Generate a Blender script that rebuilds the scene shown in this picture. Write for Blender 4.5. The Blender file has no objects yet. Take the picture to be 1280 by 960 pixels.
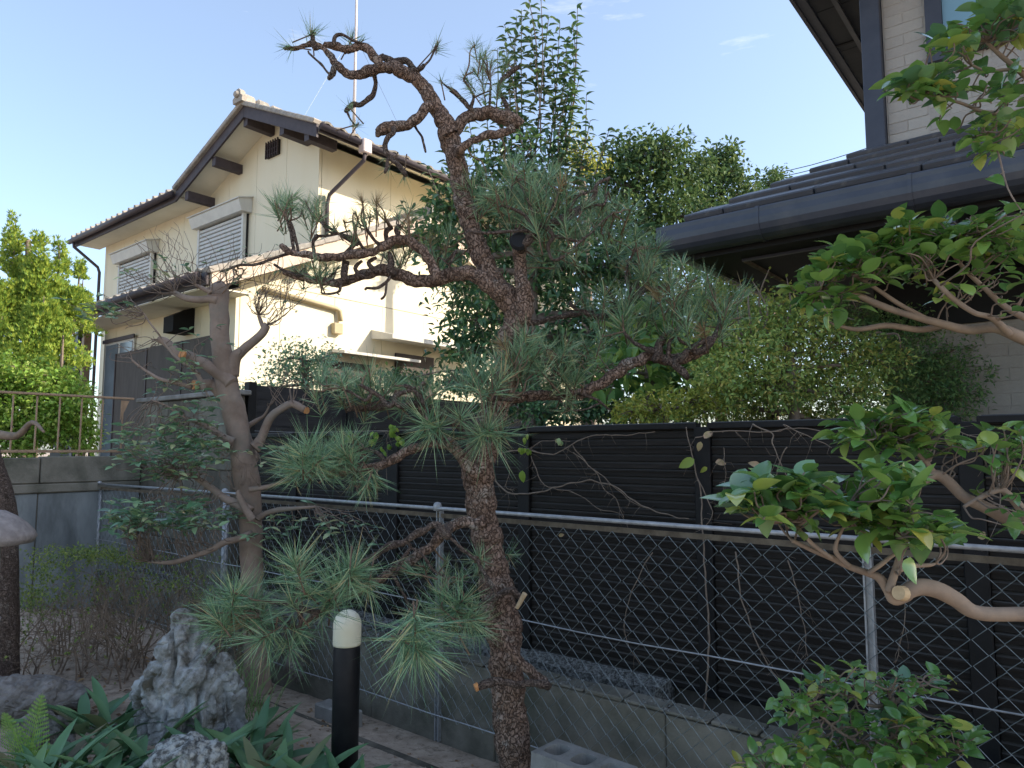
import bpy, bmesh, math, random
from mathutils import Vector, Matrix, Euler, noise, Quaternion
R = math.radians
random.seed(7)
sc = bpy.context.scene
COL = sc.collection

# ------------------------------------------------------------------ camera
FPX, PITCH, CAMH = 890.0, R(5.3), 1.5
cam_d = bpy.data.cameras.new('camera')
cam = bpy.data.objects.new('camera', cam_d)
COL.objects.link(cam)
cam.location = (0, 0, CAMH)
cam.rotation_euler = (R(90) + PITCH, 0, 0)
cam_d.sensor_width = 36.0
cam_d.lens = FPX / 1280.0 * 36.0
cam_d.clip_start = 0.05
cam_d.clip_end = 3000
sc.camera = cam

# ------------------------------------------------------------------ light
SUN_EL, SUN_AZ = R(29), R(94)          # azimuth clockwise from +Y: the sun stands to the right
w = bpy.data.worlds.new('World'); sc.world = w; w.use_nodes = True
nt = w.node_tree; nt.nodes.clear()
wo = nt.nodes.new('ShaderNodeOutputWorld'); bg = nt.nodes.new('ShaderNodeBackground')
sky = nt.nodes.new('ShaderNodeTexSky'); sky.sky_type = 'NISHITA'; sky.sun_disc = False
sky.sun_elevation = SUN_EL; sky.sun_rotation = SUN_AZ
sky.air_density = 1.0; sky.dust_density = 1.4; sky.ozone_density = 2.2
bg.inputs['Strength'].default_value = 0.145
tcw = nt.nodes.new('ShaderNodeTexCoord')
mpw = nt.nodes.new('ShaderNodeMapping'); mpw.inputs['Scale'].default_value = (3.2, 3.2, 20.0)
mpw.inputs['Rotation'].default_value = (0, R(6), 0)
nw = nt.nodes.new('ShaderNodeTexNoise'); nw.inputs['Scale'].default_value = 1.6
nw.inputs['Detail'].default_value = 7; nw.inputs['Roughness'].default_value = 0.62
rw = nt.nodes.new('ShaderNodeValToRGB')
rw.color_ramp.elements[0].position = 0.625; rw.color_ramp.elements[0].color = (0, 0, 0, 1)
rw.color_ramp.elements[1].position = 0.90; rw.color_ramp.elements[1].color = (0.8, 0.8, 0.8, 1)
mixw = nt.nodes.new('ShaderNodeMixRGB'); mixw.inputs[2].default_value = (3.9, 4.0, 4.1, 1)
haz = nt.nodes.new('ShaderNodeMixRGB'); haz.inputs[0].default_value = 0.19; haz.inputs[2].default_value = (2.7, 2.85, 3.0, 1)
L = nt.links
L.new(tcw.outputs['Generated'], mpw.inputs[0]); L.new(mpw.outputs[0], nw.inputs['Vector'])
L.new(nw.outputs['Fac'], rw.inputs[0]); L.new(sky.outputs[0], haz.inputs[1])
L.new(haz.outputs[0], mixw.inputs[1]); L.new(rw.outputs[0], mixw.inputs[0])
L.new(mixw.outputs[0], bg.inputs[0]); L.new(bg.outputs[0], wo.inputs[0])
sun_d = bpy.data.lights.new('sun', 'SUN'); sun_d.energy = 3.0; sun_d.angle = R(0.5); sun_d.color = (1.0, 0.90, 0.74)
sun = bpy.data.objects.new('sun', sun_d); COL.objects.link(sun)
sdir = Vector((math.sin(SUN_AZ) * math.cos(SUN_EL), math.cos(SUN_AZ) * math.cos(SUN_EL), math.sin(SUN_EL)))
sun.rotation_euler = (-sdir).to_track_quat('-Z', 'Y').to_euler(); sun.location = (12, 0, 12)
sc.view_settings.view_transform = 'Standard'; sc.view_settings.look = 'None'
sc.view_settings.exposure = 1.3; sc.view_settings.gamma = 1.0
sc.cycles.max_bounces = 6; sc.cycles.transparent_max_bounces = 6
sc.cycles.diffuse_bounces = 4

# ------------------------------------------------------------------ space helpers
CP, SP = math.cos(PITCH), math.sin(PITCH)
def at(px, py, Y):
    """the real point that stands at forward distance Y behind photo pixel px,py"""
    u, v = (px - 640) / FPX, (480 - py) / FPX
    d = Vector((u, CP - v * SP, SP + v * CP))
    return Vector((0, 0, CAMH)) + d * (Y / d.y)
TH = R(-39.0)
GX = Vector((math.cos(TH), math.sin(TH), 0)); GY = Vector((-math.sin(TH), math.cos(TH), 0))
def G(gx, gy, z=0.0): return GX * gx + GY * gy + Vector((0, 0, z))
def V(*a): return Vector(a)
def nz(p, s=1.0): return noise.noise(Vector(p) * s)

# ------------------------------------------------------------------ object helpers
def tagit(o, label=None, cat=None, group=None, kind=None):
    if label: o['label'] = label
    if cat: o['category'] = cat
    if group: o['group'] = group
    if kind: o['kind'] = kind
    return o

class MB:
    def __init__(s): s.v = []; s.f = []; s.smooth = False
    def add(s, vs, fs):
        b = len(s.v); s.v.extend([Vector(q) for q in vs]); s.f.extend([tuple(i + b for i in f) for f in fs]); return s
    def box(s, x0, x1, y0, y1, z0, z1, bev=0.0):
        if bev <= 0:
            return s.add([(x0,y0,z0),(x1,y0,z0),(x1,y1,z0),(x0,y1,z0),(x0,y0,z1),(x1,y0,z1),(x1,y1,z1),(x0,y1,z1)],
                         [(0,3,2,1),(4,5,6,7),(0,1,5,4),(1,2,6,5),(2,3,7,6),(3,0,4,7)])
        b = bev
        vs = []; 
        for (cx, sx) in ((x0, 1), (x1, -1)):
            for (cy, sy) in ((y0, 1), (y1, -1)):
                for (cz, sz) in ((z0, 1), (z1, -1)):
                    vs += [(cx, cy + sy*b, cz + sz*b), (cx + sx*b, cy, cz + sz*b), (cx + sx*b, cy + sy*b, cz)]
        bm = bmesh.new()
        for q in vs: bm.verts.new(q)
        bmesh.ops.convex_hull(bm, input=bm.verts)
        bm.verts.index_update()
        r = s.add([q.co.copy() for q in bm.verts], [tuple(q.index for q in f.verts) for f in bm.faces]); bm.free(); return r
    def prism(s, poly, axis, a0, a1):
        """poly: list of 2-D points, extruded along axis 'x','y' or 'z'"""
        def mk(p, a):
            return {'x': (a, p[0], p[1]), 'y': (p[0], a, p[1]), 'z': (p[0], p[1], a)}[axis]
        n = len(poly); vs = [mk(p, a0) for p in poly] + [mk(p, a1) for p in poly]
        fs = [tuple(range(n)), tuple(range(2*n-1, n-1, -1))] + [(i, i+n, (i+1) % n + n, (i+1) % n) for i in range(n)]
        return s.add(vs, fs)
    def sheet(s, pts, th):
        """four corners top side, thickness downwards along the normal"""
        a, b, c, d = [Vector(p) for p in pts]
        n = (b - a).cross(d - a).normalized() * th
        return s.add([a, b, c, d, a - n, b - n, c - n, d - n], [(0,1,2,3),(7,6,5,4),(0,4,5,1),(1,5,6,2),(2,6,7,3),(3,7,4,0)])
    def tube(s, pts, rads, seg=8, rough=0.0, fr=30.0, cap=True, sub=0, fn=None):
        P = [Vector(p) for p in pts]
        if not hasattr(rads, '__len__'): rads = [rads] * len(P)
        if sub: P, rads = catmull(P, rads, sub)
        n = len(P); t0 = (P[1] - P[0]).normalized()
        ref = Vector((0, 0, 1)) if abs(t0.z) < 0.9 else Vector((1, 0, 0))
        u = t0.cross(ref).normalized(); b = len(s.v); prev = t0
        for i in range(n):
            t = (P[min(i+1, n-1)] - P[max(i-1, 0)]).normalized()
            q = prev.rotation_difference(t); u = (q @ u); u = (u - t * u.dot(t)).normalized(); prev = t
            wv = t.cross(u)
            for k in range(seg):
                a = 2 * math.pi * k / seg
                d = u * math.cos(a) + wv * math.sin(a); r = rads[i]
                if rough: 
                    p0 = P[i] + d * r
                    r *= 1 + rough * (nz(p0, fr) + 0.6 * nz(p0, fr * 2.7))
                if fn: r = fn(P[i] + d * r, r, i / (n - 1))
                s.v.append(P[i] + d * r)
        for i in range(n - 1):
            for k in range(seg):
                k2 = (k + 1) % seg
                s.f.append((b+i*seg+k, b+i*seg+k2, b+(i+1)*seg+k2, b+(i+1)*seg+k))
        if cap:
            s.f.append(tuple(b + k for k in range(seg))[::-1]); s.f.append(tuple(b+(n-1)*seg+k for k in range(seg)))
        return s
    def lathe(s, prof, seg=24, center=(0, 0, 0)):
        b = len(s.v); c = Vector(center)
        for (r, z) in prof:
            for k in range(seg):
                a = 2*math.pi*k/seg; s.v.append(c + Vector((r*math.cos(a), r*math.sin(a), z)))
        for i in range(len(prof)-1):
            for k in range(seg):
                k2 = (k+1) % seg; s.f.append((b+i*seg+k, b+i*seg+k2, b+(i+1)*seg+k2, b+(i+1)*seg+k))
        s.f.append(tuple(b+k for k in range(seg))[::-1]); s.f.append(tuple(b+(len(prof)-1)*seg+k for k in range(seg)))
        return s
    def mesh(s, name, mat=None, M=None, smooth=None):
        me = bpy.data.meshes.new(name)
        vs = [(M @ q) if M is not None else q for q in s.v]
        me.from_pydata([tuple(q) for q in vs], [], s.f)
        if (s.smooth if smooth is None else smooth): me.polygons.foreach_set('use_smooth', [True]*len(me.polygons))
        if mat: me.materials.append(mat)
        me.update(); return me

def catmull(P, rads, sub):
    out, ro = [], []
    n = len(P)
    for i in range(n - 1):
        p0, p1, p2, p3 = P[max(i-1, 0)], P[i], P[i+1], P[min(i+2, n-1)]
        for k in range(sub):
            t = k / sub
            out.append(0.5 * ((2*p1) + (p2-p0)*t + (2*p0-5*p1+4*p2-p3)*t*t + (3*p1-p0-3*p2+p3)*t*t*t))
            ro.append(rads[i] * (1-t) + rads[i+1] * t)
    out.append(P[-1]); ro.append(rads[-1])
    return out, ro

def link(name, me, parent=None):
    o = bpy.data.objects.new(name, me); COL.objects.link(o)
    if parent: o.parent = parent
    return o

class Thing:
    """an Empty at the thing's base; parts are given in its local space, or in world space with w=True"""
    def __init__(s, name, label, cat, loc=(0, 0, 0), rz=0.0, group=None, kind=None):
        s.o = bpy.data.objects.new(name, None); COL.objects.link(s.o); s.o.empty_display_size = 0.1
        s.M = Matrix.Translation(Vector(loc)) @ Matrix.Rotation(rz, 4, 'Z')
        s.o.location = loc; s.o.rotation_euler = (0, 0, rz); s.I = s.M.inverted()
        tagit(s.o, label, cat, group, kind)
    def part(s, name, mb, mat, w=False, parent=None, label=None, stuff=False, smooth=None):
        o = link(name, mb.mesh(name, mat, s.I if w else None, smooth), parent or s.o)
        if label: o['label'] = label
        if stuff: o['kind'] = 'stuff'
        return o
    def inst(s, name, me, M, w=False, parent=None):
        o = link(name, me, parent or s.o); o.matrix_basis = (s.I @ M) if w else M; return o
def single(name, mb, mat, label=None, cat=None, group=None, kind=None, smooth=None, origin=None):
    M = Matrix.Translation(-Vector(origin)) if origin is not None else None
    o = link(name, mb.mesh(name, mat, M, smooth))
    if origin is not None: o.location = origin
    return tagit(o, label, cat, group, kind)
def gthing(name, label, cat, g, **k): return Thing(name, label, cat, G(*g), TH, **k)

# ------------------------------------------------------------------ materials
def mat(name, c1, c2=None, rough=0.8, scale=8.0, detail=6, bump=0.0, bscale=None, stretch=(1, 1, 1), spec=0.3,
        metal=0.0, c3=None, c3scale=1.0, c3pos=(0.5, 0.7), lo=0.35, hi=0.65, trans=0.0, island=None, coat=0.0, bdist=0.01, veins=None):
    m = bpy.data.materials.new(name); m.use_nodes = True; n = m.node_tree; nd = n.nodes; lk = n.links
    bs = nd['Principled BSDF']; bs.inputs['Roughness'].default_value = rough; bs.inputs['Metallic'].default_value = metal
    bs.inputs['Specular IOR Level'].default_value = spec
    if coat: bs.inputs['Coat Weight'].default_value = coat
    c1 = (*c1, 1); col = None
    tc = nd.new('ShaderNodeTexCoord'); mp = nd.new('ShaderNodeMapping'); mp.inputs['Scale'].default_value = stretch
    lk.new(tc.outputs['Object'], mp.inputs[0])
    if c2 is not None:
        t = nd.new('ShaderNodeTexNoise'); t.inputs['Scale'].default_value = scale; t.inputs['Detail'].default_value = detail
        t.inputs['Roughness'].default_value = 0.6
        lk.new(mp.outputs[0], t.inputs['Vector'])
        r = nd.new('ShaderNodeValToRGB'); r.color_ramp.elements[0].position = lo; r.color_ramp.elements[1].position = hi
        r.color_ramp.elements[0].color = c1; r.color_ramp.elements[1].color = (*c2, 1)
        lk.new(t.outputs['Fac'], r.inputs[0]); col = r.outputs[0]
    if island is not None:
        g = nd.new('ShaderNodeNewGeometry'); oi = nd.new('ShaderNodeObjectInfo')
        ad = nd.new('ShaderNodeMath'); ad.operation = 'ADD'; fr_ = nd.new('ShaderNodeMath'); fr_.operation = 'FRACT'
        lk.new(g.outputs['Random Per Island'], ad.inputs[0]); lk.new(oi.outputs['Random'], ad.inputs[1]); lk.new(ad.outputs[0], fr_.inputs[0])
        r2 = nd.new('ShaderNodeValToRGB'); e = r2.color_ramp.elements
        stops = island
        e[0].position = stops[0][0]; e[0].color = (*stops[0][1], 1); e[1].position = stops[-1][0]; e[1].color = (*stops[-1][1], 1)
        for p, c in stops[1:-1]:
            x = e.new(p); x.color = (*c, 1)
        lk.new(fr_.outputs[0], r2.inputs[0])
        if col is None: col = r2.outputs[0]
        else:
            mx = nd.new('ShaderNodeMixRGB'); mx.inputs[0].default_value = 0.72; lk.new(col, mx.inputs[1]); lk.new(r2.outputs[0], mx.inputs[2]); col = mx.outputs[0]
    if c3 is not None:
        t = nd.new('ShaderNodeTexNoise'); t.inputs['Scale'].default_value = c3scale; t.inputs['Detail'].default_value = 8
        t.inputs['Roughness'].default_value = 0.7
        lk.new(mp.outputs[0], t.inputs['Vector'])
        r = nd.new('ShaderNodeValToRGB'); r.color_ramp.elements[0].position = c3pos[0]; r.color_ramp.elements[1].position = c3pos[1]
        lk.new(t.outputs['Fac'], r.inputs[0])
        mx = nd.new('ShaderNodeMixRGB'); lk.new(r.outputs[0], mx.inputs[0])
        if col is not None: lk.new(col, mx.inputs[1])
        else: mx.inputs[1].default_value = c1
        mx.inputs[2].default_value = (*c3, 1); col = mx.outputs[0]
    if col is not None: lk.new(col, bs.inputs['Base Color'])
    else: bs.inputs['Base Color'].default_value = c1
    if bump:
        t = nd.new('ShaderNodeTexNoise'); t.inputs['Scale'].default_value = bscale or scale * 3; t.inputs['Detail'].default_value = 8
        t.inputs['Roughness'].default_value = 0.65; lk.new(mp.outputs[0], t.inputs['Vector'])
        b = nd.new('ShaderNodeBump'); b.inputs['Strength'].default_value = bump; b.inputs['Distance'].default_value = bdist
        lk.new(t.outputs['Fac'], b.inputs['Height']); lk.new(b.outputs[0], bs.inputs['Normal'])
    if trans:
        tr = nd.new('ShaderNodeBsdfTranslucent'); ms = nd.new('ShaderNodeMixShader'); ms.inputs[0].default_value = trans
        if col is not None: 
            hs = nd.new('ShaderNodeHueSaturation'); hs.inputs['Hue'].default_value = 0.48; hs.inputs['Value'].default_value = 1.5
            lk.new(col, hs.inputs['Color']); lk.new(hs.outputs[0], tr.inputs[0])
        else: tr.inputs[0].default_value = c1
        out = nd['Material Output']; lk.new(bs.outputs[0], ms.inputs[1]); lk.new(tr.outputs[0], ms.inputs[2]); lk.new(ms.outputs[0], out.inputs[0])
    return m

M = {}
M['cream'] = mat('cream_siding', (.74, .66, .48), (.78, .71, .54), .85, 1.2, bump=.35, bscale=160, bdist=.003, stretch=(1.5, 1.5, .35), c3=(.66, .59, .45), c3scale=.6, c3pos=(.55, .8))
M['soffit'] = mat('pale_soffit', (.74, .69, .56), (.68, .63, .50), .85, 3)
M['brown_trim'] = mat('brown_trim', (.055, .042, .045), (.075, .058, .06), .6, 12, bump=.1)
M['white_metal'] = mat('pale_painted_metal', (.60, .58, .52), (.53, .51, .46), .5, 6)
M['shutter'] = mat('shutter_slats', (.55, .54, .50), (.48, .47, .44), .5, 9)
M['dark'] = mat('dark_recess', (.012, .012, .013), None, .7)
M['glass'] = mat('frosted_glass', (.20, .24, .27), (.15, .18, .20), .18, 3, spec=.6)
M['brown_screen'] = mat('brown_screen', (.065, .052, .044), (.09, .075, .065), .7, 18, stretch=(1, 1, .15))
M['tile'] = mat('weathered_roof_tile', (.28, .26, .235), (.17, .165, .16), .75, 9, bump=.3, bscale=60, c3=(.45, .42, .36), c3scale=14, island=((0, (.24, .22, .19)), (.5, (.36, .31, .26)), (1, (.42, .35, .28))))
M['barge'] = mat('pinkish_bargeboard', (.60, .46, .36), (.66, .52, .40), .7, 4)
M['slate'] = mat('dark_slate_tile', (.045, .047, .055), (.075, .075, .082), .42, 14, bump=.5, bscale=120, bdist=.004, spec=.5, c3=(.12, .115, .11), c3scale=9, c3pos=(.58, .75), island=((0, (.04, .042, .05)), (1, (.075, .073, .08))))
M['gutter'] = mat('blue_black_gutter', (.035, .040, .055), (.05, .055, .07), .38, 4, spec=.5, c3=(.08, .08, .085), c3scale=3, c3pos=(.5, .75))
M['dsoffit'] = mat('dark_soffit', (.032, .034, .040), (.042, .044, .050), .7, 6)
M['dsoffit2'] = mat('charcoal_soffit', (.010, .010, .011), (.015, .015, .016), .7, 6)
M['brickside'] = mat('grey_beige_brick_siding', (.42, .37, .32), (.33, .29, .26), .9, 20, bump=.7, bscale=55, bdist=.012, island=((0, (.40, .36, .32)), (.5, (.43, .39, .34)), (1, (.46, .42, .37))))
M['mortar'] = mat('siding_backing', (.40, .36, .315), (.36, .32, .28), .95, 20)
M['sashblue'] = mat('blue_window_glass', (.16, .30, .38), (.20, .36, .44), .15, 1.2, spec=.7)
M['dark_sash'] = mat('dark_blue_sash', (.05, .055, .075), (.065, .07, .09), .45, 5)
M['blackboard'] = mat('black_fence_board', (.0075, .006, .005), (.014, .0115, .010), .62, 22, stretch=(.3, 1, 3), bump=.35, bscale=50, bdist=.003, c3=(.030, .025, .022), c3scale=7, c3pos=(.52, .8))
M['blackpost'] = mat('black_fence_post', (.006, .006, .006), (.010, .0095, .010), .6, 10, bump=.2)
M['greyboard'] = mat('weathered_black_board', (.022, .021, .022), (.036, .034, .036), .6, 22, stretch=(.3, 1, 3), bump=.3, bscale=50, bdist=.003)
M['galv'] = mat('galvanised_steel', (.42, .43, .44), (.28, .29, .30), .45, 30, metal=.4, c3=(.25, .20, .16), c3scale=12, c3pos=(.6, .8))
M['wire'] = mat('green_grey_fence_wire', (.15, .18, .18), (.25, .28, .28), .5, 25, metal=.35)
M['rust'] = mat('tan_rusty_strip', (.17, .14, .10), (.09, .07, .05), .85, 18)
M['conc'] = mat('old_concrete', (.21, .195, .16), (.12, .115, .09), .92, 5, bump=.6, bscale=70, bdist=.006, c3=(.065, .07, .05), c3scale=2.6, c3pos=(.48, .72))
M['conc_d'] = mat('dark_stained_concrete', (.10, .088, .070), (.17, .15, .12), .95, 3, bump=.6, bscale=60, bdist=.006, stretch=(2.2, 2.2, .5), c3=(.05, .048, .036), c3scale=2, c3pos=(.45, .7))
M['conc_b'] = mat('blue_grey_concrete', (.23, .25, .25), (.15, .165, .17), .9, 3, bump=.35, bscale=60, bdist=.004, stretch=(2, 2, .6), c3=(.09, .10, .10), c3scale=1.6, c3pos=(.5, .75))
M['conc_l'] = mat('pale_concrete_block', (.28, .27, .25), (.19, .185, .17), .92, 9, bump=.8, bscale=110, bdist=.004, c3=(.12, .11, .09), c3scale=6, c3pos=(.5, .72))
M['gravel'] = mat('grey_gravel', (.30, .30, .28), (.08, .078, .07), .95, 60, bump=1.0, bscale=90, bdist=.02, lo=.42, hi=.58)
M['soil'] = mat('sandy_garden_soil', (.52, .42, .33), (.36, .28, .21), .97, 9, bump=.8, bscale=110, bdist=.008, c3=(.14, .11, .08), c3scale=22, c3pos=(.52, .70))
M['bronze'] = mat('brown_metal_railing', (.36, .24, .15), (.25, .17, .11), .55, 12)
M['rock'] = mat('pale_blue_grey_rock', (.40, .41, .405), (.22, .22, .21), .9, 14, bump=.9, bscale=50, bdist=.012, lo=.4, hi=.62, c3=(.085, .075, .052), c3scale=5, c3pos=(.48, .62))
M['rock_w'] = mat('speckled_white_rock', (.44, .45, .43), (.10, .10, .095), .9, 34, bump=1.0, bscale=70, bdist=.012, lo=.42, hi=.58)
M['rock_d'] = mat('brown_grey_rock', (.15, .135, .12), (.27, .25, .235), .92, 10, bump=.8, bscale=60, bdist=.01, c3=(.08, .07, .055), c3scale=4, c3pos=(.5, .7))
M['granite'] = mat('lantern_granite', (.30, .265, .25), (.20, .175, .165), .9, 26, bump=.6, bscale=90, bdist=.005)
M['pinebark'] = mat('pine_bark', (.145, .085, .06), (.24, .165, .125), .95, 26, bump=1.0, bscale=80, bdist=.012, stretch=(1, 1, .45), c3=(.075, .055, .045), c3scale=14, c3pos=(.46, .62))
M['pinebark_d'] = mat('pine_branch_bark', (.070, .050, .044), (.15, .115, .10), .95, 34, bump=1.0, bscale=95, bdist=.01, c3=(.17, .15, .13), c3scale=12, c3pos=(.55, .75))
M['twigp'] = mat('pine_twig', (.13, .085, .055), (.20, .14, .10), .9, 40)
M['cutend'] = mat('fresh_cut_wood', (.60, .29, .11), (.48, .22, .09), .8, 60)
M['cutpale'] = mat('pale_cut_wood', (.55, .42, .26), (.45, .33, .20), .8, 60)
M['smoothbark'] = mat('smooth_brown_bark', (.20, .145, .11), (.30, .23, .185), .85, 8, bump=.5, bscale=45, bdist=.006, c3=(.20, .18, .15), c3scale=5, c3pos=(.5, .72))
M['camwood'] = mat('camellia_bark', (.30, .225, .165), (.20, .15, .115), .8, 14, bump=.3, bscale=60, bdist=.003, c3=(.17, .13, .10), c3scale=6, c3pos=(.55, .75))
M['twigm'] = mat('brown_twig', (.25, .19, .15), (.16, .12, .095), .9, 30)
M['needle'] = mat('pine_needle', (.07, .15, .07), None, .45, spec=.45, trans=.10, island=((0, (.06, .12, .06)), (.35, (.13, .25, .13)), (.7, (.23, .38, .21)), (.9, (.38, .45, .23)), (1, (.48, .36, .18))))
M['needle_dry'] = mat('dry_pine_needle', (.30, .20, .09), None, .6, trans=.1, island=((0, (.20, .20, .10)), (.5, (.32, .22, .11)), (1, (.38, .28, .15))))
M['camleaf'] = mat('camellia_leaf', (.05, .14, .03), (.10, .22, .05), .22, 6, spec=.8, coat=.5, trans=.22, island=((0, (.07, .17, .05)), (.45, (.14, .30, .07)), (.85, (.28, .44, .10)), (.97, (.46, .48, .10)), (1, (.5, .40, .06))))
M['camleaf2'] = mat('glossy_blue_green_leaf', (.05, .14, .06), (.09, .20, .10), .2, 6, spec=.8, coat=.6, trans=.18, island=((0, (.08, .18, .09)), (.6, (.14, .29, .13)), (1, (.24, .37, .13))))
M['mokleaf'] = mat('small_evergreen_leaf', (.06, .13, .07), None, .35, spec=.5, trans=.2, island=((0, (.10, .20, .12)), (.5, (.19, .34, .19)), (.85, (.32, .45, .22)), (1, (.55, .55, .30))))
M['darkleaf'] = mat('dark_broad_leaf', (.03, .08, .03), None, .32, spec=.5, trans=.2, island=((0, (.035, .09, .045)), (.5, (.08, .17, .075)), (.9, (.14, .26, .09)), (1, (.24, .33, .10))))
M['shootleaf'] = mat('upright_shoot_leaf', (.06, .13, .04), None, .35, spec=.5, trans=.3, island=((0, (.045, .11, .04)), (.6, (.09, .18, .06)), (1, (.19, .28, .07))))
M['farleaf'] = mat('far_tree_leaf', (.06, .12, .04), None, .6, trans=.25, island=((0, (.035, .08, .03)), (.5, (.075, .14, .05)), (1, (.15, .21, .065))))
M['yellowleaf'] = mat('yellow_green_leaf', (.3, .32, .05), None, .6, trans=.3, island=((0, (.16, .22, .04)), (.6, (.32, .36, .06)), (1, (.52, .48, .10))))
M['bushleaf'] = mat('olive_bush_leaf', (.12, .18, .05), None, .6, trans=.25, island=((0, (.14, .24, .08)), (.5, (.32, .44, .12)), (.85, (.50, .54, .14)), (1, (.62, .50, .16))))
M['bushdark'] = mat('dark_bush_leaf', (.05, .11, .04), None, .6, trans=.2, island=((0, (.08, .17, .07)), (.6, (.17, .30, .11)), (1, (.28, .38, .13))))
M['conifer'] = mat('golden_conifer_leaf', (.16, .25, .04), None, .7, trans=.25, island=((0, (.08, .16, .03)), (.5, (.20, .30, .04)), (1, (.38, .42, .06))))
M['figleaf'] = mat('large_pale_leaf', (.12, .22, .05), None, .5, trans=.3, island=((0, (.07, .17, .05)), (.5, (.15, .28, .07)), (1, (.30, .40, .08))))
M['ivy'] = mat('bright_ivy_leaf', (.14, .26, .05), None, .45, trans=.3, island=((0, (.12, .24, .04)), (.6, (.24, .38, .06)), (1, (.35, .42, .10))))
M['fernm'] = mat('fern_frond', (.12, .25, .06), None, .55, trans=.3, island=((0, (.13, .26, .06)), (1, (.26, .40, .09))))
M['strap'] = mat('strappy_ground_leaf', (.06, .13, .05), (.10, .19, .07), .42, 9, spec=.4, trans=.12, stretch=(1, 1, 1), island=((0, (.06, .15, .08)), (.6, (.11, .23, .11)), (.9, (.16, .27, .10)), (1, (.18, .12, .07))))
M['azalea'] = mat('azalea_leaf', (.12, .18, .05), None, .6, trans=.2, island=((0, (.08, .13, .04)), (.5, (.16, .23, .05)), (1, (.28, .32, .07))))
M['drytwig'] = mat('dry_grey_twig', (.27, .20, .145), (.16, .12, .09), .9, 30)
M['vine'] = mat('dry_vine', (.27, .21, .16), (.17, .13, .10), .9, 30)
M['deadleaf'] = mat('dead_leaf', (.26, .16, .08), None, .8, trans=.15, island=((0, (.14, .09, .055)), (.5, (.28, .18, .10)), (1, (.44, .28, .13))))
M['pinkleaf'] = mat('faded_pink_leaf', (.50, .34, .24), (.36, .30, .14), .6, 30, trans=.2)
M['grass'] = mat('thin_grass', (.15, .24, .09), None, .6, trans=.2, island=((0, (.12, .22, .08)), (1, (.26, .36, .14))))
M['lampblack'] = mat('black_bollard_paint', (.008, .008, .010), (.014, .014, .016), .5, 20, bump=.15, bscale=200, bdist=.002)
M['opal'] = mat('yellowed_opal_plastic', (.88, .86, .72), (.82, .79, .60), .35, 5, spec=.5, trans=.15)
M['lens'] = mat('dark_vent', (.006, .006, .006), None, .8)
M['mast'] = mat('antenna_mast', (.55, .42, .38), (.62, .55, .52), .5, 6)
M['cable'] = mat('black_cable', (.03, .03, .035), None, .6)
M['pipe'] = mat('cream_pipe_cover', (.50, .40, .24), (.42, .34, .21), .6, 6)

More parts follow.
